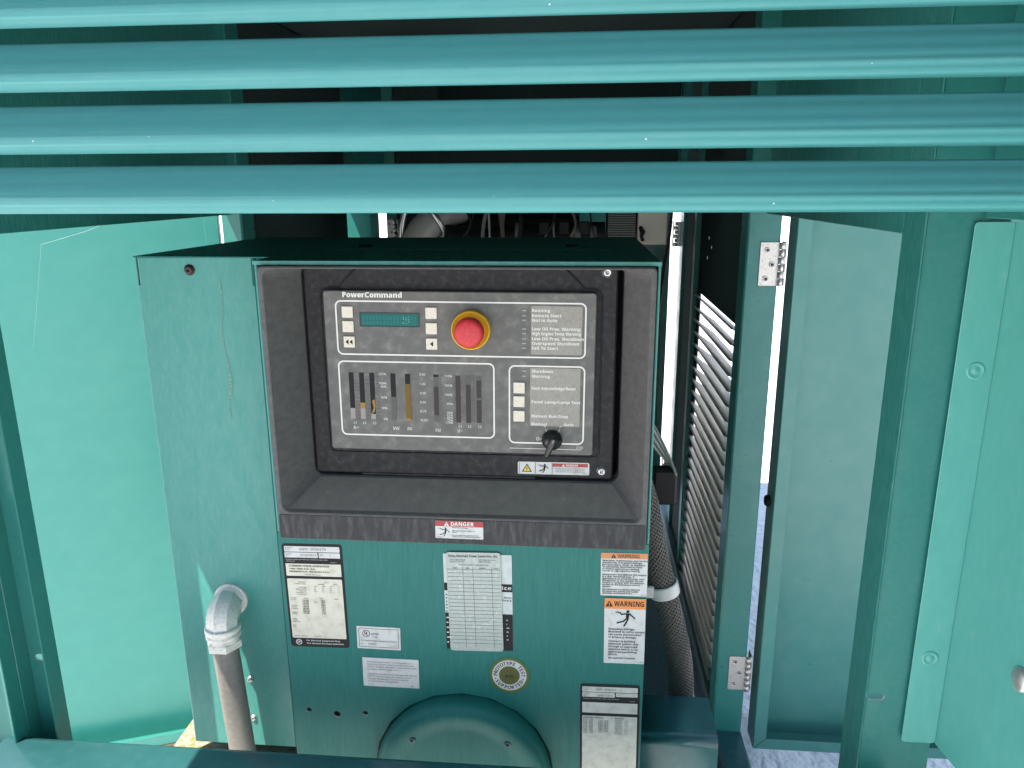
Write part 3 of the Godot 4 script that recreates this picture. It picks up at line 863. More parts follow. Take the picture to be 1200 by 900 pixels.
func build_cabinet() -> void:
	var c := thing("control_cabinet", "weathered green generator control cabinet covered in rating plates and warning labels", "cabinet", Vector3(-0.25, 0.5, -0.2))
	# front sheet with its wiring holes, drum cut-out below
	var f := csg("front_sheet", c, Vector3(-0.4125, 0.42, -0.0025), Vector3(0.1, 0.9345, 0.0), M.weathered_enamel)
	for h in [[-0.3886, 0.6478, 0.0042], [-0.3461, 0.6431, 0.0055], [-0.3032, 0.6472, 0.0042]]:
		bore(f, Vector3(h[0], h[1], 0), Vector3(0, 0, 1), h[2])
	bore(f, Vector3(-0.1575, 0.5560, 0), Vector3(0, 0, 1), 0.1342)
	# edges of the shell round the black hood
	part("shell_edge", bx(Vector3(-0.4125, 0.9345, -0.030), Vector3(-0.4085, 1.3065, 0.0), 0.0012), M.chalky_enamel, c)
	part("shell_edge", bx(Vector3(0.0965, 0.9345, -0.030), Vector3(0.1, 1.3065, 0.0), 0.0012), M.chalky_enamel, c)
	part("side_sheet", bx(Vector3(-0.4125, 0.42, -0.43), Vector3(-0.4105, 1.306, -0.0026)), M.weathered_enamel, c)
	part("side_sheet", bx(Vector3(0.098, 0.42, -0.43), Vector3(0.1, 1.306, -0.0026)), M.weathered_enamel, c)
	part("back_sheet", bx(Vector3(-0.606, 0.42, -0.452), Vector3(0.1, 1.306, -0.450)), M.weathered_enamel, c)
	part("inner_sheet", bx(Vector3(-0.4104, 0.42, -0.12), Vector3(0.0979, 1.30, -0.115)), M.shadow_black, c)
	# lid: one sheet over both boxes with a turned-down front edge
	var l := mb()
	prism(l, PackedVector2Array([Vector2(-0.4125, 0.002), Vector2(-0.4125, -0.052), Vector2(-0.607, -0.057), Vector2(-0.588, -0.43), Vector2(-0.586, -0.452), Vector2(0.1, -0.452), Vector2(0.1, 0.002)]), 1.3080, 1.3100, 0.0004, along_y(0))
	var lid := part("lid", done(l), M.weathered_enamel, c)
	part("lid_edge", bx(Vector3(-0.4125, 1.3048, 0.0021), Vector3(0.1005, 1.3102, 0.0040), 0.0008), M.chalky_enamel, lid)
	for p in [Vector3(-0.330, 1.3102, -0.231), Vector3(-0.011, 1.3102, -0.237)]:
		var s := mb()
		box(s, p - Vector3(0.010, 0, 0.006), p + Vector3(0.010, 0.003, 0.006), 0.001)
		part("lid_clip", done(s), M.rubber_black, lid)
	var ls := mb()
	box(ls, Vector3(-0.38, 1.3101, -0.175), Vector3(0.05, 1.3108, -0.171), 0.0002)
	part("lid_seam", done(ls), M.streaked_enamel, lid)
	# the set-back box on the left with its folded cover
	var b := mb()
	prism(b, sheet(PackedVector2Array([Vector2(-0.6050, -0.43), Vector2(-0.6050, -0.0615), Vector2(-0.6035, -0.0600), Vector2(-0.4400, -0.0600), Vector2(-0.4385, -0.0615), Vector2(-0.4385, -0.10)]), 0.002), 0.532, 1.2705, 0.0, along_y(0))
	var cover := part("side_box_cover", done(b), M.chalky_enamel, c)
	var b2 := mb()
	prism(b2, sheet(PackedVector2Array([Vector2(-0.6010, -0.43), Vector2(-0.6010, -0.0615), Vector2(-0.5995, -0.0600), Vector2(-0.4425, -0.0600), Vector2(-0.4410, -0.0615), Vector2(-0.4410, -0.10)]), 0.002), 1.2705, 1.3075, 0.0, along_y(0))
	part("cover_tab", done(b2), M.chalky_enamel, cover)
	part("side_box_edge", bx(Vector3(-0.6085, 0.53, -0.43), Vector3(-0.6065, 1.3075, -0.064), 0.0005), M.green_enamel, c)
	part("side_box_back", bx(Vector3(-0.437, 0.50, -0.40), Vector3(-0.4127, 1.3070, -0.063), 0.001), M.weathered_enamel, c)
	dome_bolt(cover, "bolt", Vector3(-0.5288, 1.2916, -0.0585), 0.0058, M.bolt_dark)
	dome_bolt(cover, "rivet", Vector3(-0.503, 0.6525, -0.0580), 0.0042, M.screw_steel)
	dome_bolt(cover, "rivet", Vector3(-0.5039, 0.5821, -0.0580), 0.0042, M.screw_steel)
	var dp := mb()
	var dx0 := -0.489
	var dn := 26
	for i in dn:
		var v0 := 1.279 - i * 0.0076
		var v1 := v0 - 0.0076
		var wa := 0.0010 + 0.0007 * sin(i * 1.3) + (0.0022 if i > 17 and i < 23 else 0.0)
		var wb := 0.0010 + 0.0007 * sin((i + 1) * 1.3) + (0.0022 if i + 1 > 17 and i + 1 < 23 else 0.0)
		var ca := dx0 + 0.0025 * sin(i * 0.45)
		var cb := dx0 + 0.0025 * sin((i + 1) * 0.45)
		quad(dp, Vector3(ca - wa, v0, -0.0576), Vector3(ca + wa, v0, -0.0576), Vector3(cb + wb, v1, -0.0576), Vector3(cb - wb, v1, -0.0576))
	part("drip_stain", done(dp), M.dust_stain, cover, true, "pale dried drip running down the set-back cover")
	# dished drum cover behind the round cut-out
	var d := mb(true)
	lathe(d, [Vector2(0.1300, -0.012), Vector2(0.1299, 0.006), Vector2(0.1288, 0.0130), Vector2(0.1262, 0.0182), Vector2(0.1220, 0.0216), Vector2(0.1165, 0.0230), Vector2(0.1100, 0.0228), Vector2(0.1030, 0.0216), Vector2(0.0960, 0.0198), Vector2(0.0900, 0.0186), Vector2(0.0840, 0.0180), Vector2(0.05, 0.0178), Vector2(0.0, 0.0178)], 72, Transform3D(Basis.IDENTITY, Vector3(-0.1575, 0.5560, 0.002)))
	var drum := part("drum_cover", done(d), M.weathered_enamel, c, true, "round dished green cover with two dark bolts")
	dome_bolt(drum, "bolt", Vector3(-0.2290, 0.6250, 0.0195), 0.0052, M.bolt_teal)
	dome_bolt(drum, "bolt", Vector3(-0.0900, 0.6268, 0.0195), 0.0052, M.bolt_teal)
	labels_on(c)

func lines(st: SurfaceTool, rows: Array, x: float, y: float, h: float, gap: float, o := {}) -> float:
	for r in rows:
		if r != "":
			put_text(st, r, x, y, h, o)
		y -= gap
	return y

func labels_on(c: Node3D) -> void:
	# left rating plate
	var k := sticker("rating_plate", c, Vector2(-0.3642, 0.8368), 0.0862, 0.1625, 0.7, 0.0, M.print_black, "large black and cream rating plate below the black hood, upper left", 0.004)
	var w := mb()
	put_poly(w, rrect(0.0795, 0.0085, 0.0012, 2, 0, 0.0735))
	put_poly(w, rrect(0.0475, 0.0080, 0.0008, 2, -0.016, 0.0643))
	put_poly(w, rrect(0.0305, 0.0080, 0.0008, 2, 0.0245, 0.0643))
	print_on("white_field", w, M.label_white, k, 0.0006)
	var cr := mb()
	put_poly(cr, rrect(0.0795, 0.0190, 0.0008, 2, 0, 0.0415))
	print_on("address_field", cr, M.label_cream, k, 0.0006)
	var cg := mb()
	put_poly(cg, rrect(0.0795, 0.0945, 0.0012, 2, 0, -0.0195))
	print_on("data_field", cg, M.label_cream, k, 0.0006)
	var t := mb()
	lines(t, ["Model No.", "Modele"], -0.0385, 0.0752, 0.0016, 0.0030)
	put_text(t, "GGHS-5936579", -0.018, 0.0736, 0.0036, {"mono": true, "w": 0.038})
	lines(t, ["Serial No.", "Serie"], -0.0385, 0.0660, 0.0016, 0.0028)
	put_text(t, "J070119835", -0.018, 0.0645, 0.0028, {"mono": true, "w": 0.024})
	put_text(t, "Spec:", 0.0110, 0.0650, 0.0018)
	put_text(t, "G", 0.0250, 0.0645, 0.0028, {"mono": true})
	put_text(t, "CUMMINS POWER GENERATION", -0.035, 0.0475, 0.0027, {"bold": true, "w": 0.058})
	put_text(t, "1400 73RD AVE. N.E.", -0.035, 0.0430, 0.0024, {"bold": true, "w": 0.038})
	put_text(t, "MINNEAPOLIS, MN 55432 U.S.A.", -0.035, 0.0388, 0.0024, {"bold": true, "w": 0.058})
	put_text(t, "MADE IN U.S.A.", -0.012, 0.0342, 0.0020, {"w": 0.022})
	var y := 0.0225
	lines(t, ["FREQUENCY", "SERVICE FACTOR", "", "RATED KW", "POWER FACTOR", "RATED KVA", "AT AMPERES OF", "CONNECTION"], -0.013, y, 0.0016, 0.0028, {"align": 2, "stretch": 0.95})
	put_text(t, "60 HZ.", 0.014, 0.0225, 0.0018)
	put_text(t, "STANDBY", 0.0045, 0.0195, 0.0016)
	put_text(t, "PRIME", 0.0270, 0.0195, 0.0016)
	var nums := [["3 PH.", "1 PH.", "3 PH.", "1 PH."], ["75", "60", "68", "55"], ["0.8", "1.0", "0.8", "1.0"], ["93.8", "60", "85", "55"]]
	for r in 4:
		for q in 4:
			put_text(t, nums[r][q], -0.0015 + q * 0.0115, 0.0165 - r * 0.0028, 0.0016)
	put_text(t, "BATTERY", -0.037, -0.0030, 0.0017)
	put_text(t, "12 VDC", -0.037, -0.0058, 0.0017)
	put_text(t, "VOLTS", -0.018, -0.0030, 0.0017)
	put_text(t, "AMPS", 0.0050, -0.0030, 0.0017)
	put_text(t, "AMPS", 0.0270, -0.0030, 0.0017)
	for r in 9:
		put_text(t, ["110/190", "115/200", "120/208", "127/220", "139/240", "220/380", "240/416", "255/440", "277/480"][r], -0.0205, -0.0060 - r * 0.0026, 0.0018, {"bold": true})
		put_text(t, ["285.0", "270.6", "260.2", "246.0", "225.5", "142.4", "130.1", "123.0", "112.8"][r], 0.0068, -0.0060 - r * 0.0026, 0.0018, {"bold": true})
	put_text(t, "INS. C", -0.0035, -0.0088, 0.0017)
	lines(t, ["CONTROL", "WIRING", "DIAGRAM"], -0.037, -0.0145, 0.0016, 0.0026)
	lines(t, ["BREAKER", "RATING"], -0.037, -0.0260, 0.0016, 0.0026)
	lines(t, ["INSUL.", "CLASS H", "NEMA MG1"], -0.037, -0.0355, 0.0016, 0.0026)
	lines(t, ["TEMP.", "40C"], -0.037, -0.0465, 0.0016, 0.0026)
	put_text(t, "WIRING DIAGRAM", -0.037, -0.0635, 0.0017)
	put_text(t, "0630-2382", -0.0080, -0.0635, 0.0017)
	print_on("lettering", t, M.print_black, k, 0.0009)
	var wt := mb()
	put_text(wt, "For Electrical Equipment Only.", -0.0195, -0.0708, 0.0023, {"bold": true, "w": 0.050})
	put_text(wt, "Pour Materiel Electrique Seulement.", -0.0195, -0.0754, 0.0023, {"bold": true, "w": 0.055})
	put_ring(wt, circle(0.0046, 20, -0.0310, -0.0735), circle(0.0036, 20, -0.0310, -0.0735))
	put_text(wt, "SP", -0.0310, -0.0735, 0.0040, {"bold": true, "align": 1, "w": 0.0055})
	put_text(wt, "Important: Always give model, spec and serial numbers when", -0.0385, 0.0575, 0.0014, {"w": 0.06})
	put_text(wt, "ordering parts", -0.0385, 0.0548, 0.0014)
	put_text(wt, "98-7003-11", 0.0255, 0.0538, 0.0013)
	print_on("white_lettering", wt, M.print_dim, k, 0.0006)
	# listing mark label
	k = sticker("listing_label", c, Vector2(-0.2765, 0.7745), 0.0634, 0.0359, -0.6, 0.0, M.label_white, "small white listing label with a circled monogram and a thin black frame")
	t = mb()
	put_ring(t, rrect(0.0575, 0.0300, 0.0004, 1), rrect(0.0563, 0.0288, 0.0003, 1))
	put_ring(t, circle(0.0056, 28, -0.0180, 0.0066), circle(0.0047, 28, -0.0180, 0.0066))
	put_text(t, "U", -0.0192, 0.0074, 0.0052, {"bold": true, "align": 1, "w": 0.0032})
	put_text(t, "L", -0.0164, 0.0058, 0.0052, {"bold": true, "align": 1, "w": 0.0024})
	put_text(t, "LISTED", -0.0108, 0.0060, 0.0028, {"bold": true, "w": 0.0110})
	put_text(t, "71ML", -0.0090, 0.0012, 0.0023, {"w": 0.0080})
	put_text(t, "STATIONARY ENGINE GENERATOR ASSEMBLY", 0.0, -0.0050, 0.0022, {"align": 1, "w": 0.0530})
	put_text(t, "NO.", -0.0265, -0.0098, 0.0020)
	put_text(t, "628674", -0.0155, -0.0100, 0.0025, {"w": 0.0120})
	put_text(t, "98-7276", 0.0255, -0.0122, 0.0015, {"align": 2})
	print_on("lettering", t, M.print_black, k, 0.0005)
	# code note label
	k = sticker("code_note", c, Vector2(-0.2613, 0.7183), 0.0824, 0.0470, -0.3, 0.0, M.label_white, "white label with two short paragraphs of black print")
	t = mb()
	lines(t, ["If not equipped with a circuit breaker or", "disconnect switch required protection and", "control must be provided in accordance with", "Canadian Electric Code, Part 1."], -0.0345, 0.0170, 0.0023, 0.0040, {"stretch": 1.12})
	lines(t, ["Le Commande doit fournir un appareil selon la", "Part 1 Code Electrique du Canada, si il ne", "l'est pas equipe avec un disjoncteur ou", "un interrupteur automatique."], -0.0345, -0.0030, 0.0023, 0.0040, {"stretch": 1.08})
	put_text(t, "98-6961", -0.0340, -0.0205, 0.0013)
	put_text(t, "REV", 0.0290, -0.0205, 0.0016, {"bold": true})
	print_on("lettering", t, M.print_black, k, 0.0005)
	# service sticker and the laminated log card over it
	k = sticker("service_sticker", c, Vector2(-0.1315, 0.8374), 0.0949, 0.1481, 0.6, 0.0, M.card_paper, "black and white service sticker half hidden under the log card")
	t = mb()
	put_rect(t, -0.0474, 0.0180, 0.0474, 0.0300)
	put_rect(t, -0.0474, -0.0740, 0.0474, -0.0165)
	put_rect(t, -0.0465, -0.0150, -0.0440, -0.0135)
	for i in 5:
		put_rect(t, -0.0458, 0.0105 - i * 0.0052, -0.0440, 0.0123 - i * 0.0052)
	put_text(t, "Service", 0.0462, 0.0092, 0.0022, {"bold": true, "align": 2})
	put_text(t, "Parts &", 0.0462, 0.0048, 0.0026, {"bold": true, "align": 2})
	print_on("lettering", t, M.print_black, k, 0.0005)
	t = mb()
	put_text(t, "Service", 0.0462, 0.0240, 0.0056, {"bold": true, "align": 2, "w": 0.033})
	for i in 6:
		put_rect(t, 0.0385, -0.0260 - i * 0.0062, 0.0385 + [0.0022, 0.0012, 0.0040, 0.0030, 0.0018, 0.0026][i], -0.0248 - i * 0.0062)
		put_rect(t, -0.0462, -0.0250 - i * 0.0078, -0.0462 + [0.0040, 0.0028, 0.0036, 0.0030, 0.0044, 0.0024][i], -0.0230 - i * 0.0078)
	print_on("white_lettering", t, M.print_dim, k, 0.0009).set_meta("kind", "stuff")
	k = sticker("log_card", c, Vector2(-0.1362, 0.8388), 0.0755, 0.1525, 1.2, 0.0022, M.card_film, "grey laminated service log card ruled into rows and four columns", 0.004)
	t = mb()
	put_text(t, "Rocky Mountain Power Generation, Inc.", 0.0, 0.0708, 0.0036, {"bold": true, "align": 1, "w": 0.0680})
	put_text(t, "5401 Steele Street", -0.0320, 0.0652, 0.0020, {"w": 0.021})
	put_text(t, "Denver, CO 80216", -0.0320, 0.0624, 0.0020, {"w": 0.019})
	put_text(t, "(303) 428-2022, 24 hr", 0.0075, 0.0652, 0.0020, {"w": 0.024})
	put_text(t, "(800) 423-6065", 0.0075, 0.0624, 0.0020, {"w": 0.016})
	put_text(t, "http://www.rockymountainpower.com", 0.0, 0.0578, 0.0019, {"align": 1, "w": 0.042})
	var xs := [-0.0365, -0.0150, -0.0010, 0.0250, 0.0365]
	var heads := ["DATE", "HRS.", "SERVICE", "TECH."]
	for i in 4:
		put_text(t, heads[i], (xs[i] + xs[i + 1]) / 2, 0.0528, 0.0016, {"align": 1, "bold": true})
	for i in 21:
		var yy := 0.0510 - i * 0.00575
		put_rect(t, -0.0365, yy - 0.0002, 0.0365, yy + 0.0002)
	for i in range(1, 4):
		put_rect(t, xs[i] - 0.0002, -0.0705, xs[i] + 0.0002, 0.0545)
	print_on("lettering", t, M.print_black, k, 0.0005)
	t = mb()
	for i in 3:
		var x0: float = [-0.035, -0.0130, 0.0270][i]
		for j in 5:
			var x: float = x0 + j * 0.0022
			put_line(t, [Vector2(x, 0.0465 + rng.randf_range(0, 0.0012)), Vector2(x + 0.0009, 0.0494), Vector2(x + 0.0016, 0.0466)], 0.0005)
	put_line(t, [Vector2(0.012, -0.032), Vector2(0.020, -0.030), Vector2(0.026, -0.024), Vector2(0.0285, -0.0255)], 0.0006)
	put_line(t, [Vector2(0.008, -0.034), Vector2(0.024, -0.0325)], 0.0005)
	print_on("scratches", t, M.print_white, k, 0.0008).set_meta("kind", "stuff")
	# two warning labels on the right
	k = sticker("warning_label", c, Vector2(0.0680, 0.8890), 0.0626, 0.0640, 0.6, 0.0, M.label_white, "upper orange-headed warning label, all text")
	t = mb()
	put_rect(t, -0.0312, 0.0235, 0.0312, 0.0319)
	print_on("header_band", t, M.warn_orange_faded, k, 0.0005)
	t = mb()
	var ho := mb()
	put_alert(t, ho, -0.0145, 0.0276, 0.0060)
	put_text(t, "WARNING", -0.0090, 0.0276, 0.0052, {"w": 0.0290})
	y = lines(t, ["Operation, maintenance, and service", "present risk of property damage,", "personal injury, death, or exposure", "to substances identified by state", "or federal agencies as causing", "cancer or reproductive toxicity."], -0.0293, 0.0207, 0.0023, 0.00305, {"bold": true, "stretch": 1.06})
	y = lines(t, ["Always start and operate this engine", "in a well ventilated area. If", "operating in an enclosed area, vent", "the exhaust to the outside. Do not", "modify or tamper with the exhaust", "system or the emissions control", "system."], -0.0293, y - 0.0024, 0.0023, 0.00305, {"bold": true, "stretch": 1.04})
	lines(t, ["See Operator's or Service Manual", "for important safety and health", "warnings and instructions."], -0.0293, y - 0.0010, 0.0022, 0.0029, {"bold": true, "stretch": 1.04})
	put_text(t, "99-2665", 0.0293, -0.0298, 0.0012, {"align": 2})
	print_on("lettering", t, M.print_black, k, 0.0009)
	print_on("mark_cutout", ho, M.warn_orange_faded, k, 0.0012)
	k = sticker("warning_label", c, Vector2(0.0713, 0.8030), 0.0560, 0.1010, 0.6, 0.0008, M.label_white, "lower orange-headed warning label with a falling electrocuted figure")
	t = mb()
	put_rect(t, -0.0280, 0.0345, 0.0280, 0.0505)
	print_on("header_band", t, M.warn_orange, k, 0.0005)
	t = mb()
	ho = mb()
	put_alert(t, ho, -0.0215, 0.0422, 0.0092)
	put_text(t, "WARNING", -0.0150, 0.0424, 0.0075, {"bold": true, "w": 0.0405})
	put_shock(t, 0.0010, 0.0208, 0.0255)
	y = lines(t, ["Hazardous Voltage.", "Backfeed to utility system", "can cause electrocution", "or property damage."], -0.0220, 0.0035, 0.0027, 0.0042, {"bold": true, "stretch": 1.05})
	y = lines(t, ["Connect to building", "electrical system only", "through an approved", "isolation switch or an", "approved paralleling", "device."], -0.0220, y - 0.0022, 0.0027, 0.0042, {"bold": true, "stretch": 1.05})
	put_text(t, "See operator's manual", -0.0220, y - 0.0012, 0.0026, {"bold": true, "w": 0.0370})
	put_text(t, "99-2666", 0.0262, -0.0478, 0.0013, {"align": 2})
	print_on("lettering", t, M.print_black, k, 0.0009)
	print_on("mark_cutout", ho, M.warn_orange, k, 0.0012)
	# right rating plate
	k = sticker("rating_plate", c, Vector2(0.0551, 0.6255), 0.0840, 0.1830, 0.8, 0.0, M.print_black, "grey rating plate at the bottom right, cut off by the frame", 0.004)
	t = mb()
	put_poly(t, rrect(0.0780, 0.0085, 0.0012, 2, 0, 0.0830))
	put_poly(t, rrect(0.0460, 0.0075, 0.0008, 2, -0.0160, 0.0742))
	put_poly(t, rrect(0.0305, 0.0060, 0.0008, 2, 0.0237, 0.0749))
	put_poly(t, rrect(0.0780, 0.0172, 0.0008, 2, 0, 0.0530))
	put_poly(t, rrect(0.0780, 0.1260, 0.0012, 2, 0, -0.0235))
	print_on("data_field", t, M.label_grey, k, 0.0005)
	t = mb()
	lines(t, ["Model No.", "Modele"], -0.0375, 0.0850, 0.0016, 0.0028)
	put_text(t, "GGHS-5936579", -0.0200, 0.0832, 0.0030, {"mono": true, "bold": true, "w": 0.0285})
	lines(t, ["Serial No.", "Serie"], -0.0375, 0.0762, 0.0016, 0.0028)
	put_text(t, "J070119835", -0.0180, 0.0732, 0.0030, {"mono": true, "w": 0.0215})
	put_text(t, "Spec:", 0.0105, 0.0755, 0.0017)
	put_text(t, "REFERENCE AMBIENT", -0.0375, 0.0365, 0.0019, {"bold": true, "w": 0.0290})
	put_text(t, "Ratio Data", 0.0075, 0.0365, 0.0019, {"bold": true})
	for r in 10:
		put_text(t, "0%03d-%04d" % [330 + r * 17, 1205 + r * 731], -0.0378, 0.0335 - r * 0.0025, 0.0020, {"bold": true, "mono": true, "w": 0.0142})
		put_text(t, "0%03d-%04d" % [308 + r * 23, 2470 + r * 389], -0.0158, 0.0318 - r * 0.0021, 0.0018, {"bold": true, "mono": true, "w": 0.0142})
		put_text(t, "Contact  %d-%d" % [r % 4 + 1, r % 3], 0.0075, 0.0332 - r * 0.0025, 0.0019, {"bold": true, "mono": true, "w": 0.0180})
	print_on("lettering", t, M.print_black, k, 0.0009)
	t = mb()
	put_text(t, "Important: Always give model, spec and serial", -0.0375, 0.0678, 0.0013, {"w": 0.05})
	put_text(t, "98-7004", 0.0285, 0.0650, 0.0013)
	print_on("white_lettering", t, M.print_dim, k, 0.0005)
	# round prototype test seal
	k = sticker("test_seal", c, Vector2(-0.0890, 0.7240), 0.0600, 0.0600, 0.0, 0.0, M.seal_olive, "round olive and white prototype test seal above the drum cover", 0.0299)
	var k_mesh := mb()
	prism(k_mesh, circle(0.0290, 40), -0.0003, 0.0003)
	k.mesh = done(k_mesh).commit()
	t = mb()
	put_ring(t, circle(0.0245, 40), circle(0.0150, 40))
	print_on("white_ring", t, M.label_white, k, 0.0005)
	t = mb()
	var top := "PROTOTYPE TEST"
	for i in top.length():
		var an := PI * 0.5 + (6.5 - i) * 0.235
		put_text(t, top[i], cos(an) * 0.0197, sin(an) * 0.0197, 0.0054, {"bold": true, "align": 1, "turn": an - PI / 2})
	var bot := "SUPPORTED"
	for i in bot.length():
		var an := -PI * 0.5 + (i - 4.0) * 0.265
		put_text(t, bot[i], cos(an) * 0.0197, sin(an) * 0.0197, 0.0054, {"bold": true, "align": 1, "turn": an + PI / 2})
	for s in [-1, 1]:
		put_poly(t, circle(0.0011, 8, 0.0197 * s, -0.0055))
	put_text(t, "PTS", 0, -0.0020, 0.0050, {"bold": true, "align": 1})
	print_on("lettering", t, M.print_black, k, 0.0009)
	t = mb()
	put_poly(t, circle(0.0135, 32))
	print_on("core_disc", t, M.seal_core, k, 0.0005)

# ------------------------------------------------------------------ the control panel in its hood
func loops(st: SurfaceTool, rings: Array) -> void:
	for k in rings.size() - 1:
		loop_wall(st, rings[k][0], rings[k][1], rings[k + 1][0], rings[k + 1][1])

func rr(x0: float, y0: float, x1: float, y1: float, r: float) -> PackedVector2Array:
	return rrect(x1 - x0, y1 - y0, r, 4, (x0 + x1) / 2, (y0 + y1) / 2)

func build_control_panel() -> void:
	var c := thing("generator_controller", "grey generator control panel recessed in a black plastic hood, red stop button", "control panel", Vector3(-0.155, 0.93, 0.0))
	# moulded hood
	var st := mb()
	loops(st, [[rr(-0.4050, 0.9305, 0.0950, 1.3045, 0.006), 0.0002], [rr(-0.4045, 0.931, 0.0945, 1.304, 0.006), 0.0105], [rr(-0.403, 0.9325, 0.093, 1.3025, 0.006), 0.012], [rr(-0.3990, 0.9690, 0.0890, 1.3015, 0.012), 0.0121], [rr(-0.3978, 0.9705, 0.0878, 1.3010, 0.012), 0.0112], [rr(-0.3968, 0.9720, 0.0868, 1.3008, 0.012), 0.0085], [rr(-0.3690, 1.0040, 0.0590, 1.3000, 0.012), -0.046], [rr(-0.3680, 1.0050, 0.0580, 1.2998, 0.010), -0.070]])
	part("hood", done(st), M.hood_plastic, c)
	st = mb()
	prism(st, rr(-0.4030, 0.9325, 0.0930, 0.9675, 0.003), 0.0122, 0.0128, 0.0004)
	part("hood_lip", done(st), M.streaked_plastic, c, true, "lower lip of the hood with pale vertical wash streaks")
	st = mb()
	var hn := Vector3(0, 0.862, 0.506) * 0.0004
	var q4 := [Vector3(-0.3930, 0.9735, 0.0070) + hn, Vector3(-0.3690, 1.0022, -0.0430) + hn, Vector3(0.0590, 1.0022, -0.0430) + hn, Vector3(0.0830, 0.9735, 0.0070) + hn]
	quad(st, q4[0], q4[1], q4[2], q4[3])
	part("hood_ledge", done(st), M.lit_dust_plastic, c, true, "dusty sloping ledge of the hood under the panel, painted lighter for reflection")  # overlay on the slope: dust plus painted-in reflected light
	# swing frame
	st = mb()
	prism(st, rr(-0.3640, 1.0100, 0.0505, 1.2992, 0.006), -0.060, -0.040, 0.002)
	box(st, Vector3(-0.300, 1.0072, -0.060), Vector3(-0.055, 1.0110, -0.0405), 0.001)
	var fr := part("swing_frame", done(st), M.black_plastic, c)
	st = mb(true)
	var px0 := -0.3420
	var px1 := 0.0310
	var ridge := [Vector3(-0.290, 1.2985, -0.0398), Vector3(-0.318, 1.2715, -0.0398), Vector3(-0.330, 1.2715, -0.0398), Vector3(-0.3385, 1.2680, -0.0398), Vector3(px0, 1.2590, -0.0398), Vector3(px0, 1.0500, -0.0398), Vector3(-0.3400, 1.0435, -0.0398), Vector3(-0.3330, 1.0415, -0.0398), Vector3(0.022, 1.0415, -0.0398), Vector3(0.029, 1.0435, -0.0398), Vector3(px1, 1.0500, -0.0398), Vector3(px1, 1.2590, -0.0398), Vector3(0.0280, 1.2680, -0.0398), Vector3(0.0200, 1.2715, -0.0398), Vector3(0.008, 1.2715, -0.0398), Vector3(-0.018, 1.2985, -0.0398)]
	tube(st, ridge, [0.0013], 8)
	part("moulded_ridge", done(st), M.black_plastic, fr)
	for p in [Vector3(0.0368, 1.2927, -0.0400), Vector3(0.0357, 1.0222, -0.0400)]:
		st = mb(true)
		lathe(st, [Vector2(0.0072, -0.0005), Vector2(0.0072, 0.0009), Vector2(0.0056, 0.0013), Vector2(0.0054, 0.0030), Vector2(0.0042, 0.0042), Vector2(0.0022, 0.0044), Vector2(0.0021, 0.0020), Vector2(0.0, 0.0020)], 20, Transform3D(Basis.IDENTITY, p))
		part("screw", done(st), M.screw_steel, fr)
	# face plate, turned a touch as it is mounted
	st = mb()
	prism(st, rr(-0.1795, -0.1095, 0.1795, 0.1095, 0.004), -0.009, 0.0, 0.0012)
	var pl := part("face_plate", done(st), M.plate_grey, c, false)
	pl.transform = in_self(c).affine_inverse() * Transform3D(Basis(Vector3(0, 0, 1), deg_to_rad(-0.25)), Vector3(-0.1563, 1.1582, -0.030))
	var f := Vector2(-0.1563, 1.1582)   # plate centre; print below is laid out from it
	# part() moved the plate's shape to its own middle (z = -0.0045), so print height is measured from there
	pl.position.z -= 0.0045
	var z := 0.0045 + 0.0003
	var t := mb()
	var fr1 := [[-0.1547, 1.2184, 0.3310, 0.0735], [-0.2148, 1.1213, 0.2120, 0.1050], [-0.0396, 1.1175, 0.1010, 0.1085]]
	for q in fr1:
		put_ring(t, rrect(q[2], q[3], 0.008, 5, q[0] - f.x, q[1] - f.y), rrect(q[2] - 0.0040, q[3] - 0.0040, 0.0060, 5, q[0] - f.x, q[1] - f.y))
	print_on("white_outline", t, M.print_white, pl, z)
	t = mb()
	put_poly(t, rrect(0.0663, 0.0640, 0.0008, 2, -0.0277 - f.x, 1.2184 - f.y))
	print_on("lamp_window", t, M.window_grey, pl, z)
	t = mb()
	put_poly(t, rrect(0.0662, 0.0800, 0.0008, 2, -0.0285 - f.x, 1.1285 - f.y))
	print_on("lamp_window", t, M.window_grey, pl, z)
	# lettering
	t = mb()
	put_text(t, "PowerCommand", -0.3092 - f.x, 1.2622 - f.y, 0.0068, {"bold": true, "w": 0.0790})
	var names := ["Running", "Remote Start", "Not in Auto", "Low Oil Pres. Warning", "High Engine Temp Warning", "Low Oil Pres. Shutdown", "Overspeed Shutdown", "Fail To Start"]
	var ys := [1.2446, 1.2379, 1.2317, 1.2205, 1.2143, 1.2075, 1.2013, 1.1950]
	for i in 8:
		put_text(t, names[i], -0.0594 - f.x, ys[i] - f.y, 0.0040, {"bold": true, "stretch": 1.08} if i != 4 else {"bold": true, "w": 0.0635})
	names = ["Shutdown", "Warning", "Fault Acknowledge/Reset", "Panel Lamp/Lamp Test", "Manual Run/Stop", "Manual", "Auto"]
	ys = [1.1640, 1.1571, 1.1408, 1.1220, 1.1024, 1.0912, 1.0912]
	var xx := [-0.0594, -0.0594, -0.0594, -0.0594, -0.0594, -0.0594, -0.0165]
	for i in 7:
		put_text(t, names[i], xx[i] - f.x, ys[i] - f.y, 0.0040, {"bold": true, "stretch": 1.06} if i != 2 else {"bold": true, "w": 0.0580})
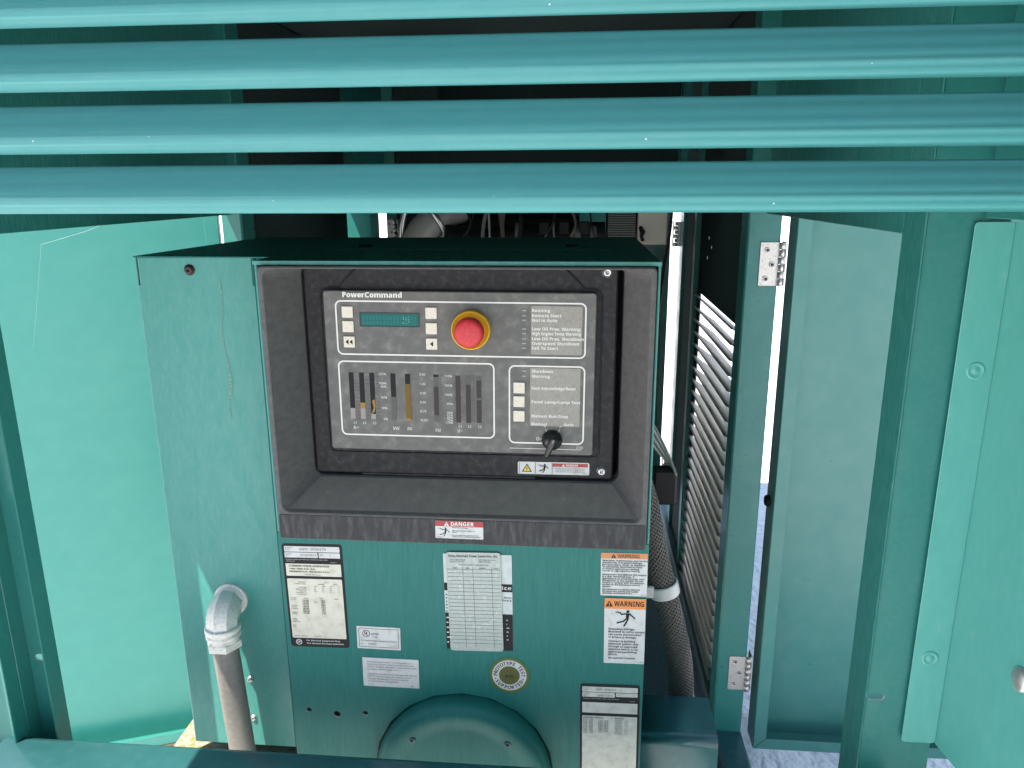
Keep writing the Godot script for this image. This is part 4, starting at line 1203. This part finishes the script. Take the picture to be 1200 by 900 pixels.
	for q in [[-0.0430, 1.0892, -0.0405, 1.0875], [-0.0190, 1.0892, -0.0215, 1.0875], [-0.0405, 1.0842, -0.0385, 1.0805], [-0.0215, 1.0842, -0.0235, 1.0805], [-0.0480, 1.0705, -0.0458, 1.0705]]:
		put_line(t, [Vector2(q[0] - f.x, q[1] - f.y), Vector2(q[2] - f.x, q[3] - f.y)], 0.0008)
	put_ring(t, circle(0.0023, 18, -0.0508 - f.x, 1.0705 - f.y), circle(0.0015, 18, -0.0508 - f.x, 1.0705 - f.y))
	put_rect(t, -0.0890 - f.x, 1.0560 - f.y, 0.0080 - f.x, 1.0567 - f.y)
	put_text(t, "2100", 0.0010 - f.x, 1.0595 - f.y, 0.0030, {"w": 0.0088})
	# meter captions
	put_text(t, "A~", -0.3040 - f.x, 1.0800 - f.y, 0.0048, {"w": 0.0072})
	put_text(t, "kW", -0.2440 - f.x, 1.0800 - f.y, 0.0048, {"w": 0.0082, "align": 1})
	put_text(t, "PF", -0.2250 - f.x, 1.0795 - f.y, 0.0048, {"w": 0.0068, "align": 1})
	put_text(t, "Hz", -0.1862 - f.x, 1.0790 - f.y, 0.0048, {"w": 0.0068, "align": 1})
	put_text(t, "V~", -0.1600 - f.x, 1.0785 - f.y, 0.0048, {"w": 0.0070})
	for i in 3:
		put_text(t, "L%d" % (i + 1), [-0.3010, -0.2878, -0.2740][i] - f.x, 1.0868 - f.y, 0.0034, {"align": 1})
		put_text(t, "L%d" % (i + 1), [-0.1560, -0.1430, -0.1290][i] - f.x, 1.0852 - f.y, 0.0034, {"align": 1})
	var sc := [["125%", 1.1560], ["100%", 1.1432], ["90%", 1.1385], ["60%", 1.1235], ["30%", 1.1085], ["0%", 1.0930]]
	for q in sc:
		put_text(t, q[0], -0.2555 - f.x, q[1] - f.y, 0.0031, {"align": 2})
	sc = [["0.80", 1.1567], ["1.00", 1.1435], ["0.90", 1.1307], ["0.80", 1.1180], ["0.70", 1.1053], ["<0.60", 1.0928]]
	for q in sc:
		put_text(t, q[0], -0.2060 - f.x, q[1] - f.y, 0.0031, {"align": 1})
	sc = [["110%", 1.1550], ["105%", 1.1420], ["100%", 1.1292], ["95%", 1.1165], ["90%", 1.1040], ["85%", 1.1003], ["80%", 1.0968], ["75%", 1.0933], ["<70%", 1.0900]]
	for q in sc:
		put_text(t, q[0], -0.1660 - f.x, q[1] - f.y, 0.0030, {"align": 2})
	print_on("lettering", t, M.print_white, pl, z + 0.0003)
	t = mb()
	put_text(t, "PowerCommand", -0.3088 - f.x, 1.2625 - f.y, 0.0068, {"bold": true, "w": 0.0790})
	print_on("title_print", t, M.print_white, pl, z + 0.0006)
	# scale marks
	t = mb()
	for x in [[-0.2985, -0.2935], [-0.2838, -0.2790], [-0.2700, -0.2655]]:
		for i in 14:
			put_rect(t, x[0] - f.x, 1.1575 - i * 0.005 - 0.00025 - f.y, x[1] - f.x, 1.1575 - i * 0.005 + 0.00025 - f.y)
	for i in 25:
		put_rect(t, -0.2235 - f.x, 1.1570 - i * 0.0026 - 0.0002 - f.y, (-0.2190 if i % 5 == 0 else -0.2205) - f.x, 1.1570 - i * 0.0026 + 0.0002 - f.y)
		put_rect(t, -0.1830 - f.x, 1.1560 - i * 0.0026 - 0.0002 - f.y, (-0.1785 if i % 5 == 0 else -0.1800) - f.x, 1.1560 - i * 0.0026 + 0.0002 - f.y)
	for x in [[-0.1645, -0.1612], [-0.1535, -0.1485], [-0.1400, -0.1350]]:
		for i in 25:
			put_rect(t, x[0] - f.x, 1.1560 - i * 0.0026 - 0.0002 - f.y, x[1] - f.x, 1.1560 - i * 0.0026 + 0.0002 - f.y)
	print_on("scale_marks", t, M.print_dark, pl, z).set_meta("kind", "stuff")
	# bar meters: dark windows with the segments that show
	var bars := [[-0.3034, 1.1575, 1.0925, "meter_black", [[1.1075, 1.0925, "meter_white"]]], [-0.2892, 1.1575, 1.0925, "meter_black", [[1.1155, 1.1075, "meter_amber"], [1.1075, 1.0925, "meter_white"]]], [-0.2750, 1.1575, 1.0925, "meter_black", [[1.1205, 1.1000, "meter_amber"], [1.1000, 1.0925, "meter_white"]]],
		[-0.2462, 1.1572, 1.0922, "meter_black", [[1.1245, 1.0922, "meter_grey"]]], [-0.2263, 1.1570, 1.0918, "meter_black", [[1.1430, 1.0918, "meter_ochre"], [1.0945, 1.0918, "meter_amber"]]],
		[-0.1878, 1.1565, 1.0912, "meter_grey", [[1.1565, 1.1535, "meter_black"], [1.1400, 1.1000, "meter_brown"]]], [-0.1580, 1.1560, 1.0905, "meter_brown", []], [-0.1444, 1.1560, 1.0905, "meter_brown", [[1.1560, 1.1440, "meter_grey"]]], [-0.1300, 1.1558, 1.0905, "meter_brown", [[1.1558, 1.1500, "meter_grey"], [1.1260, 1.1225, "meter_grey"]]]]
	for b in bars:
		t = mb()
		put_rect(t, -0.0034, (b[2] - b[1]) / 2, 0.0034, (b[1] - b[2]) / 2)
		for i in b[4].size():
			pass
		var bar := print_on("bar_meter", t, M[b[3]], pl, z)
		bar.position += Vector3(b[0] - f.x, (b[1] + b[2]) / 2 - f.y, 0)
		for i in b[4].size():
			var q = b[4][i]
			t = mb()
			var ym: float = (b[1] + b[2]) / 2
			if q[2] == "meter_amber" and b[0] == -0.2750:
				put_poly(t, PackedVector2Array([Vector2(-0.0030, q[1] - ym), Vector2(0.0020, q[1] + 0.003 - ym), Vector2(0.0032, (q[0] + q[1]) / 2 - ym), Vector2(0.0026, q[0] - ym), Vector2(-0.0012, q[0] - 0.002 - ym), Vector2(0.0008, (q[0] + q[1]) / 2 - 0.002 - ym)]))
			else:
				put_rect(t, -0.0033, q[1] - ym, 0.0033, q[0] - ym)
			print_on("lit_segment", t, M[q[2]], c, 0)
			var seg: MeshInstance3D = c.get_child(c.get_child_count() - 1)
			c.remove_child(seg)
			pl.add_child(seg, true)
			seg.position = bar.position + Vector3(0, 0, 0.0002 + 0.0001 * i)
	# status lamps
	var led := mb()
	box(led, Vector3(-0.0026, -0.0010, 0), Vector3(0.0026, 0.0010, 0.0007), 0.0004)
	var l0 := part("status_lamp", done(led), M.lamp_grey, pl, false)
	var lys := [1.2446, 1.2379, 1.2317, 1.2205, 1.2143, 1.2075, 1.2013, 1.1950, 1.1640, 1.1571]
	for i in 10:
		var l: MeshInstance3D = l0 if i == 0 else l0.duplicate()
		if i > 0:
			l.name = numbered("status_lamp", pl)
			pl.add_child(l, true)
		l.position = Vector3(-0.0697 - f.x, lys[i] - f.y, 0.0049)
	# message screen sunk in the plate
	t = mb()
	put_poly(t, rrect(0.0785, 0.0170, 0.0006, 2))
	var scr := print_on("message_screen", t, M.lcd_teal, pl, z)
	scr.position += Vector3(-0.2475 - f.x, 1.2298 - f.y, 0)
	t = mb()
	for i in 16:
		put_rect(t, -0.0368 + i * 0.0046, -0.0005, -0.0368 + i * 0.0046 + 0.0036, 0.0058)
		put_rect(t, -0.0368 + i * 0.0046, -0.0074, -0.0368 + i * 0.0046 + 0.0036, -0.0014)
	var cells := print_on("screen_cell", t, M.lcd_cell, pl, z + 0.0002)
	cells.position += Vector3(-0.2475 - f.x, 1.2298 - f.y, 0)
	t = mb()
	for i in 3:
		for j in 6:
			if (i * 5 + j * 3) % 4 != 1:
				put_rect(t, 0.0180 + i * 0.0036, 0.0040 - j * 0.0018, 0.0180 + i * 0.0036 + 0.0014, 0.0040 - j * 0.0018 + 0.0007)
	var dots := print_on("screen_dot", t, M.lcd_dot, pl, z + 0.0004)
	dots.position += Vector3(-0.2475 - f.x, 1.2298 - f.y, 0)
	var bz := mb()
	put_ring(bz, rrect(0.0805, 0.0190, 0.0008, 2), rrect(0.0780, 0.0165, 0.0006, 2))
	var bzo := print_on("screen_rim", bz, M.print_dark, pl, z + 0.0005)
	bzo.position += Vector3(-0.2475 - f.x, 1.2298 - f.y, 0)
	# keys
	var ks := mb()
	prism(ks, rrect(0.0150, 0.0150, 0.0007, 2), -0.0010, 0.0010, 0.0004)
	var k0 := part("button", done(ks), M.key_ivory, pl, false)
	var kp := [[-0.3036, 1.2396], [-0.3036, 1.2202], [-0.3031, 1.1995], [-0.1917, 1.2395], [-0.1918, 1.2191], [-0.1919, 1.1985], [-0.0761, 1.1411], [-0.0762, 1.1222], [-0.0762, 1.1020]]
	for i in 9:
		var kb: MeshInstance3D = k0 if i == 0 else k0.duplicate()
		if i > 0:
			kb.name = numbered("button", pl)
			pl.add_child(kb, true)
		kb.position = Vector3(kp[i][0] - f.x, kp[i][1] - f.y, 0.0053)
		if i == 2 or i == 5:
			t = mb()
			for s in ([-1, 1] if i == 2 else [0]):
				put_poly(t, PackedVector2Array([Vector2(s * 0.0027 - 0.0022, 0), Vector2(s * 0.0027 + 0.0020, -0.0036), Vector2(s * 0.0027 + 0.0020, 0.0036)]))
			var ar := print_on("arrow_print", t, M.print_black, pl, 0)
			ar.position = kb.position + Vector3(0, 0, 0.0012)
	# emergency stop: yellow collar and red mushroom head
	st = mb(true)
	lathe(st, [Vector2(0.0255, -0.003), Vector2(0.0257, 0.0010), Vector2(0.0254, 0.0105), Vector2(0.0250, 0.0118), Vector2(0.0243, 0.0122), Vector2(0.0236, 0.0112), Vector2(0.0195, 0.0030), Vector2(0.0100, 0.0015)], 48, Transform3D(Basis.IDENTITY, Vector3(-0.1385, 1.2190, -0.030)))
	var es := part("emergency_stop", done(st), M.ring_yellow, c, true, "red mushroom stop button in a deep yellow collar")
	st = mb(true)
	lathe(st, [Vector2(0.0110, 0.0), Vector2(0.0110, 0.0150), Vector2(0.0186, 0.0180), Vector2(0.0192, 0.0205), Vector2(0.0192, 0.0265), Vector2(0.0186, 0.0295), Vector2(0.0168, 0.0315), Vector2(0.0130, 0.0328), Vector2(0.0070, 0.0335), Vector2(0.0, 0.0337)], 48, Transform3D(Basis.IDENTITY, Vector3(-0.1385, 1.2190, -0.030)))
	part("mushroom_head", done(st), M.mushroom_red, es)
	# key switch
	st = mb(true)
	lathe(st, [Vector2(0.0138, -0.002), Vector2(0.0138, 0.0040), Vector2(0.0130, 0.0058), Vector2(0.0105, 0.0070), Vector2(0.0100, 0.0120), Vector2(0.0090, 0.0135), Vector2(0.0, 0.0138)], 32, Transform3D(Basis.IDENTITY, Vector3(-0.0320, 1.0690, -0.030)))
	var sw := part("selector_switch", done(st), M.knob_black, c, true, "black rotary selector switch with a pointed lever")
	st = mb()
	var lev := Transform3D(Basis(Vector3(0, 0, 1), deg_to_rad(-22.0)), Vector3(-0.0320, 1.0690, -0.0165))
	prism(st, PackedVector2Array([Vector2(0.0042, 0.0085), Vector2(0.0015, 0.0105), Vector2(-0.0015, 0.0105), Vector2(-0.0042, 0.0085), Vector2(-0.0050, 0.0), Vector2(-0.0030, -0.0190), Vector2(0.0, -0.0205), Vector2(0.0030, -0.0190), Vector2(0.0050, 0.0)]), -0.003, 0.0100, 0.0020, lev)
	var lv := part("lever", done(st), M.knob_black, sw)
	t = mb()
	put_rect(t, -0.0005, 0.0030, 0.0005, 0.0075)
	var ln := print_on("lever_mark", t, M.lamp_grey, sw, 0)
	ln.transform = in_self(sw).affine_inverse() * lev * Transform3D(Basis.IDENTITY, Vector3(0, 0, 0.0102))
	# danger labels: one on the swing frame, one on the hood lip
	var k := sticker("danger_label", c, Vector2(-0.0301, 1.0244), 0.0980, 0.0178, 0.2, -0.040, M.label_white, "long danger label with three panels under the selector switch", 0.002)
	t = mb()
	put_rect(t, -0.0010, 0.0025, 0.0470, 0.0075)
	print_on("red_band", t, M.danger_red, k, 0.0005)
	t = mb()
	var ho := mb()
	put_alert(t, ho, -0.0365, 0.0, 0.0125)
	print_on("warning_triangle", t, M.print_black, k, 0.0005)
	var yt := mb()
	put_poly(yt, PackedVector2Array([Vector2(-0.0365 - 0.0049, -0.0043), Vector2(-0.0365 + 0.0049, -0.0043), Vector2(-0.0365, 0.0044)]))
	print_on("triangle_fill", yt, M.alert_yellow, k, 0.0008)
	t = mb()
	put_line(t, [Vector2(-0.0362, 0.0022), Vector2(-0.0370, -0.0004), Vector2(-0.0360, -0.0002), Vector2(-0.0366, -0.0033)], 0.0008)
	put_shock(t, -0.0135, 0.0, 0.0135)
	put_rect(t, -0.0252, -0.0080, -0.0246, 0.0080)
	put_rect(t, -0.0020, -0.0080, -0.0014, 0.0080)
	put_rect(t, -0.0470, -0.0080, -0.0465, 0.0080)
	put_text(t, "HAZARDOUS VOLTAGE. Contact will cause", 0.0230, 0.0004, 0.0014, {"align": 1, "w": 0.042})
	put_text(t, "electric shock, burns or death. Do not", 0.0230, -0.0020, 0.0014, {"align": 1, "w": 0.038})
	put_text(t, "open without reading the manual.", 0.0230, -0.0044, 0.0014, {"align": 1, "w": 0.042})
	put_text(t, "98-8060", 0.0460, -0.0070, 0.0010, {"align": 2})
	print_on("lettering", t, M.print_black, k, 0.0011)
	t = mb()
	ho = mb()
	put_alert(t, ho, 0.0138, 0.0050, 0.0036)
	put_text(t, "DANGER", 0.0172, 0.0050, 0.0030, {"bold": true, "w": 0.0165})
	print_on("white_lettering", t, M.print_white, k, 0.0008)
	print_on("mark_cutout", ho, M.danger_red, k, 0.0011)
	k = sticker("danger_label", c, Vector2(-0.1542, 0.9590 - 0.006), 0.0650, 0.0255, -0.2, 0.0128, M.label_white, "red-headed danger label in the middle of the hood lip")
	t = mb()
	put_rect(t, -0.0325, 0.0048, 0.0325, 0.0127)
	print_on("red_band", t, M.danger_red, k, 0.0005)
	t = mb()
	ho = mb()
	put_alert(t, ho, -0.0170, 0.0086, 0.0060)
	put_text(t, "DANGER", -0.0110, 0.0087, 0.0056, {"bold": true, "w": 0.0310})
	print_on("white_lettering", t, M.print_white, k, 0.0008)
	print_on("mark_cutout", ho, M.danger_red, k, 0.0011)
	t = mb()
	put_shock(t, -0.0200, -0.0035, 0.0135)
	lines(t, ["Hazardous voltage.", "", "Will cause severe injury or", "death.", "", "Do not open this generator set", "without first reading the manual."], -0.0095, 0.0032, 0.0016, 0.0022, {"bold": true, "stretch": 1.08})
	put_text(t, "98-6960", -0.0300, -0.0112, 0.0012)
	print_on("lettering", t, M.print_black, k, 0.0005)

# ------------------------------------------------------------------ conduits, hose, skid
func build_conduits() -> void:
	var c := thing("conduit", "grey conduit hanging from a pale cast elbow on the left box", "conduit", Vector3(-0.512, 0.5, -0.03))
	# elbow: hub on the box, a bend, then the coupling
	var st := mb(true)
	lathe(st, [Vector2(0.0262, -0.002), Vector2(0.0262, 0.0040), Vector2(0.0250, 0.0060), Vector2(0.0232, 0.0066), Vector2(0.0228, 0.0140), Vector2(0.0, 0.0150)], 28, Transform3D(Basis.IDENTITY, Vector3(-0.520, 0.792, -0.060)))
	var path := []
	var rad := []
	for i in 13:
		var a := PI / 2 * i / 12.0
		path.append(Vector3(-0.520 + 0.006 * i / 12.0, 0.792 - 0.026 * (1 - cos(a)) ** 1.15, -0.052 + 0.039 * sin(a) ** 0.85))
		rad.append(0.0226 + 0.0014 * sin(a * 2.0))
	st.set_smooth_group(-1)
	tube(st, path, rad, 8)
	var el := part("elbow", done(st), M.cast_zinc, c)
	st = mb()
	var hex := Transform3D(Basis(Vector3.RIGHT, -PI / 2), Vector3(-0.5140, 0.774, -0.0125))
	st.set_smooth_group(0)
	lathe(st, [Vector2(0.0, 0.002), Vector2(0.0245, 0.002), Vector2(0.0255, 0.0), Vector2(0.0255, -0.005), Vector2(0.0230, -0.0065), Vector2(0.0228, -0.0085), Vector2(0.0248, -0.0095), Vector2(0.0250, -0.0135), Vector2(0.0225, -0.0150), Vector2(0.0225, -0.030)], 28, hex)
	part("coupling", done(st), M.cast_zinc, el)
	st = mb()
	prism(st, circle(0.0262, 6), -0.0330, -0.0200, 0.0018, hex)
	part("gland_nut", done(st), M.cast_zinc, el)
	st = mb(true)
	var tp := []
	var tr := []
	for i in 120:
		tp.append(Vector3(-0.5140 + i * 0.00019, 0.745 - i * 0.0032, -0.0125 + i * 0.00004))
		tr.append(0.0188 + (0.0003 if i % 2 else -0.0001))
	tube(st, tp, tr, 22)
	part("flexible_tube", done(st), M.conduit_grey, c)
	# braided hose on the right
	var h := thing("braided_hose", "braided grey hose curving down beside the cabinet, held by a white clamp", "hose", Vector3(0.185, 0.55, -0.2))
	var hp := curve([Vector3(0.075, 1.010, -0.2), Vector3(0.109, 0.920, -0.2), Vector3(0.126, 0.845, -0.2), Vector3(0.146, 0.765, -0.2), Vector3(0.166, 0.690, -0.2), Vector3(0.180, 0.625, -0.2), Vector3(0.186, 0.555, -0.2), Vector3(0.184, 0.45, -0.2)], 0.008)
	st = mb(true)
	tube(st, hp, [0.0192], 24)
	var core := part("hose_core", done(st), M.braid_core, h)
	# braid: strands wound both ways, four wires to a strand
	st = mb(true)
	for dir in [1, -1]:
		for s in 18:
			var bp := []
			for i in hp.size() * 3:
				var u := i / 3.0
				var i0 := mini(int(u), hp.size() - 2)
				var p: Vector3 = hp[i0].lerp(hp[i0 + 1], u - i0)
				var d: Vector3 = (hp[i0 + 1] - hp[i0]).normalized()
				var sx := d.cross(Vector3(0, 0, 1)).normalized()
				var sy := sx.cross(d)
				var a: float = TAU * s / 18.0 + dir * u * 0.235
				var wv := 0.0009 * sin(a * 9.0 * 1.0 + (0.0 if dir == 1 else PI) + u * 1.1)
				bp.append(p + (sx * cos(a) + sy * sin(a)) * (0.0198 + wv * 0.5))
			tube(st, bp, [0.00115], 4, false)
	var br := part("braid", done(st), M.braid_wire, h)
	br.set_meta("kind", "stuff")
	st = mb(true)
	var cd := (Vector3(0.166, 0.690, -0.2) - Vector3(0.146, 0.765, -0.2)).normalized()
	var cx := facing(cd, Vector3(0.1475, 0.760, -0.2))
	lathe(st, [Vector2(0.0228, -0.011), Vector2(0.0245, -0.0105), Vector2(0.0250, -0.008), Vector2(0.0250, 0.008), Vector2(0.0245, 0.0105), Vector2(0.0228, 0.011)], 32, cx)
	var cl := part("hose_clamp", done(st), M.clamp_white, h)
	part("clamp_tail", bx(Vector3(0.108, 0.751, -0.186), Vector3(0.130, 0.772, -0.179), 0.003), M.clamp_white, cl)
	# wires behind the cabinet's right edge
	var wv2 := thing("wire_bundle", "bundle of thin pale wires beside the right edge of the cabinet", "wires", Vector3(0.15, 0.95, -0.3))
	for k in 6:
		st = mb(true)
		var z := -0.30 - k * 0.006
		tube(st, curve([Vector3(0.10, 1.055 - k * 0.009, z), Vector3(0.135, 1.000 - k * 0.008, z), Vector3(0.160 + k * 0.001, 0.950 - k * 0.005, z), Vector3(0.172, 0.918, z)], 0.01), [0.0021], 8)
		part("wire", done(st), M.label_grey if k % 2 else M.filter_grey, wv2)
	var cn := mb()
	box(cn, Vector3(0.135, 0.86, -0.335), Vector3(0.176, 0.925, -0.305), 0.004)
	part("connector", done(cn), M.rubber_black, wv2)
	# skid deck on the right, base under the left box
	var sk := thing("base_skid", "dark blue-green skid deck to the right of the cabinet foot", "skid", Vector3(0.165, 0.3, -0.12))
	st = mb(true)
	prism(st, sheet(PackedVector2Array([Vector2(-0.170, 0.40), Vector2(-0.170, 0.5745), Vector2(-0.1685, 0.5760), Vector2(-0.084, 0.5760), Vector2(-0.077, 0.5740), Vector2(-0.073, 0.5695), Vector2(-0.071, 0.562), Vector2(-0.071, 0.28)]), 0.003), 0.1005, 0.2250, 0.0, along_x(0))
	part("deck", done(st), M.skid_blue_green, sk)
	for p in [Vector2(0.142, -0.124), Vector2(0.178, -0.105)]:
		st = mb()
		prism(st, circle(0.0022, 8), 0, 0.0004, 0, facing(Vector3.UP, Vector3(p.x, 0.5761, p.y)))
		part("drill_hole", done(st), M.shadow_black, sk)
	part("beam", bx(Vector3(0.1005, 0.05, -1.7), Vector3(0.30, 0.16, -0.18), 0.004), M.skid_blue_green, sk)
	var bs := thing("base_ledge", "sunlit tan ledge with yellow rust under the left box", "ledge", Vector3(-0.55, 0.45, -0.1))
	part("ledge_top", bx(Vector3(-0.662, 0.485, -0.24), Vector3(-0.415, 0.500, -0.025), 0.004), M.base_tan, bs)

# ------------------------------------------------------------------ what shows of the engine over the lid
func build_engine() -> void:
	var f := thing("air_filter", "grey pleated air filter behind the lid, beside the beige box", "air filter", Vector3(0.105, 1.1, -1.0))
	part("filter_body", bx(Vector3(0.068, 1.08, -1.10), Vector3(0.140, 1.42, -1.006), 0.004), M.rubber_black, f)
	var ps := mb()
	box(ps, Vector3(0.070, -0.0016, -0.006), Vector3(0.138, 0.0016, 0.006), 0.0008)
	var p0 := part("pleat", done(ps), M.filter_grey, f, false)
	for k in 30:
		var at := Vector3(0.104, 1.20 + k * 0.0056, -1.002)
		if k == 0:
			p0.transform = in_self(f).affine_inverse() * Transform3D(Basis.IDENTITY, at)
		else:
			again(p0, "pleat", f, at)
	var b := thing("junction_box", "beige metal box with a black knob above the lid's right corner", "box", Vector3(0.18, 1.25, -1.0))
	var st := mb()
	prism(st, PackedVector2Array([Vector2(0.2165, 1.43), Vector2(0.1430, 1.43), Vector2(0.1430, 1.268), Vector2(0.1560, 1.2570), Vector2(0.2165, 1.2575)]), -1.10, -1.0, 0.003)
	part("shell", done(st), M.box_beige, b)
	st = mb(true)
	tube(st, [Vector3(0.150, 1.300, -0.998), Vector3(0.156, 1.288, -0.990), Vector3(0.1530, 1.277, -0.990), Vector3(0.157, 1.268, -0.994)], [0.005, 0.0065, 0.004, 0.005], 8)
	part("knob", done(st), M.rubber_black, b)
	st = mb(true)
	tube(st, curve([Vector3(0.226, 1.42, -1.0), Vector3(0.224, 1.30, -1.0), Vector3(0.212, 1.20, -1.0), Vector3(0.190, 1.00, -0.95)], 0.02), [0.0035], 8)
	var cb := thing("black_cable", "thin black cable hanging beside the beige box", "cable", Vector3(0.19, 1.0, -0.95))
	part("cable_run", done(st), M.rubber_black, cb)
	var ex := thing("turbo_housing", "pale curved metal housing above the middle of the lid", "engine part", Vector3(-0.40, 1.2, -1.0))
	st = mb(true)
	tube(st, curve([Vector3(-0.425, 1.16, -1.02), Vector3(-0.422, 1.23, -1.005), Vector3(-0.402, 1.285, -1.01), Vector3(-0.360, 1.325, -1.04), Vector3(-0.31, 1.345, -1.08)], 0.008), [0.046, 0.046, 0.046, 0.046, 0.045, 0.045, 0.044, 0.043, 0.042, 0.041, 0.040, 0.039, 0.038], 22)
	part("elbow", done(st), M.engine_grey, ex)
	st = mb(true)
	lathe(st, [Vector2(0.044, -0.006), Vector2(0.049, -0.006), Vector2(0.049, 0.006), Vector2(0.044, 0.006)], 24, facing(Vector3(0.75, 0.55, -0.4), Vector3(-0.372, 1.315, -1.03)))
	part("clamp_band", done(st), M.screw_steel, ex)
	st = mb(true)
	tube(st, curve([Vector3(-0.452, 1.22, -1.0), Vector3(-0.449, 1.30, -0.995), Vector3(-0.430, 1.37, -1.0)], 0.01), [0.008], 12)
	part("pipe", done(st), M.screw_steel, ex)
	var hs := thing("intake_hose", "black rubber intake hose with clamps running behind the lid", "hose", Vector3(-0.14, 1.25, -1.05))
	st = mb(true)
	tube(st, curve([Vector3(-0.345, 1.270, -1.02), Vector3(-0.25, 1.262, -1.05), Vector3(-0.15, 1.268, -1.05), Vector3(-0.05, 1.272, -1.05), Vector3(0.065, 1.275, -1.05)], 0.012), [0.036], 20)
	var hm := part("hose_run", done(st), M.rubber_black, hs)
	for x in [-0.155, -0.005, 0.035]:
		st = mb(true)
		lathe(st, [Vector2(0.0365, -0.008), Vector2(0.0385, -0.0075), Vector2(0.0385, 0.0075), Vector2(0.0365, 0.008)], 24, facing(Vector3.RIGHT, Vector3(x, 1.271, -1.05)))
		part("clamp_band", done(st), M.filter_grey, hm)
	var eb := thing("engine_block", "dark engine block in the shadow behind the control cabinet", "engine", Vector3(-0.15, 0.2, -1.3))
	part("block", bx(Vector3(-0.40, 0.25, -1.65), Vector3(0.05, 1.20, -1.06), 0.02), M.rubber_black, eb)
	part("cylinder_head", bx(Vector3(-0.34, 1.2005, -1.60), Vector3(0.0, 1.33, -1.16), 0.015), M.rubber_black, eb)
	var lm := thing("wiring_loom", "dark wires and small hoses tangled over the engine behind the lid", "wires", Vector3(-0.1, 1.2, -1.0))
	for k in 9:
		st = mb(true)
		var lx := -0.30 + k * 0.042 + rng.randf_range(-0.015, 0.015)
		tube(st, curve([Vector3(lx, 1.18, -0.985), Vector3(lx + rng.randf_range(-0.02, 0.02), 1.26, -0.975 - rng.randf() * 0.02), Vector3(lx + rng.randf_range(-0.04, 0.04), 1.32, -0.99), Vector3(lx + rng.randf_range(-0.06, 0.06), 1.42, -1.03)], 0.015), [rng.randf_range(0.0022, 0.0055)], 7)
		part("wire", done(st), [M.rubber_black, M.knob_black, M.filter_grey, M.gasket_brown][k % 4], lm)
	for k in 3:
		st = mb()
		box(st, Vector3(-0.10 + k * 0.05, 1.285, -0.992), Vector3(-0.075 + k * 0.05, 1.315, -0.970), 0.003)
		part("connector", done(st), M.rubber_black, lm)
	for k in 5:
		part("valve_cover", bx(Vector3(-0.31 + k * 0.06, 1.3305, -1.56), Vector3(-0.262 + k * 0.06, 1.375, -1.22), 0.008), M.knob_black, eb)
	st = mb(true)
	tube(st, curve([Vector3(-0.222, 1.20, -1.02), Vector3(-0.226, 1.28, -1.01), Vector3(-0.232, 1.40, -1.03)], 0.02), [0.003], 8)
	part("pipe", done(st), M.engine_grey, eb)
	st = mb(true)
	tube(st, curve([Vector3(-0.198, 1.305, -1.03), Vector3(-0.200, 1.34, -1.02), Vector3(-0.205, 1.42, -1.04)], 0.02), [0.006], 8)
	part("pipe", done(st), M.gasket_brown, eb)
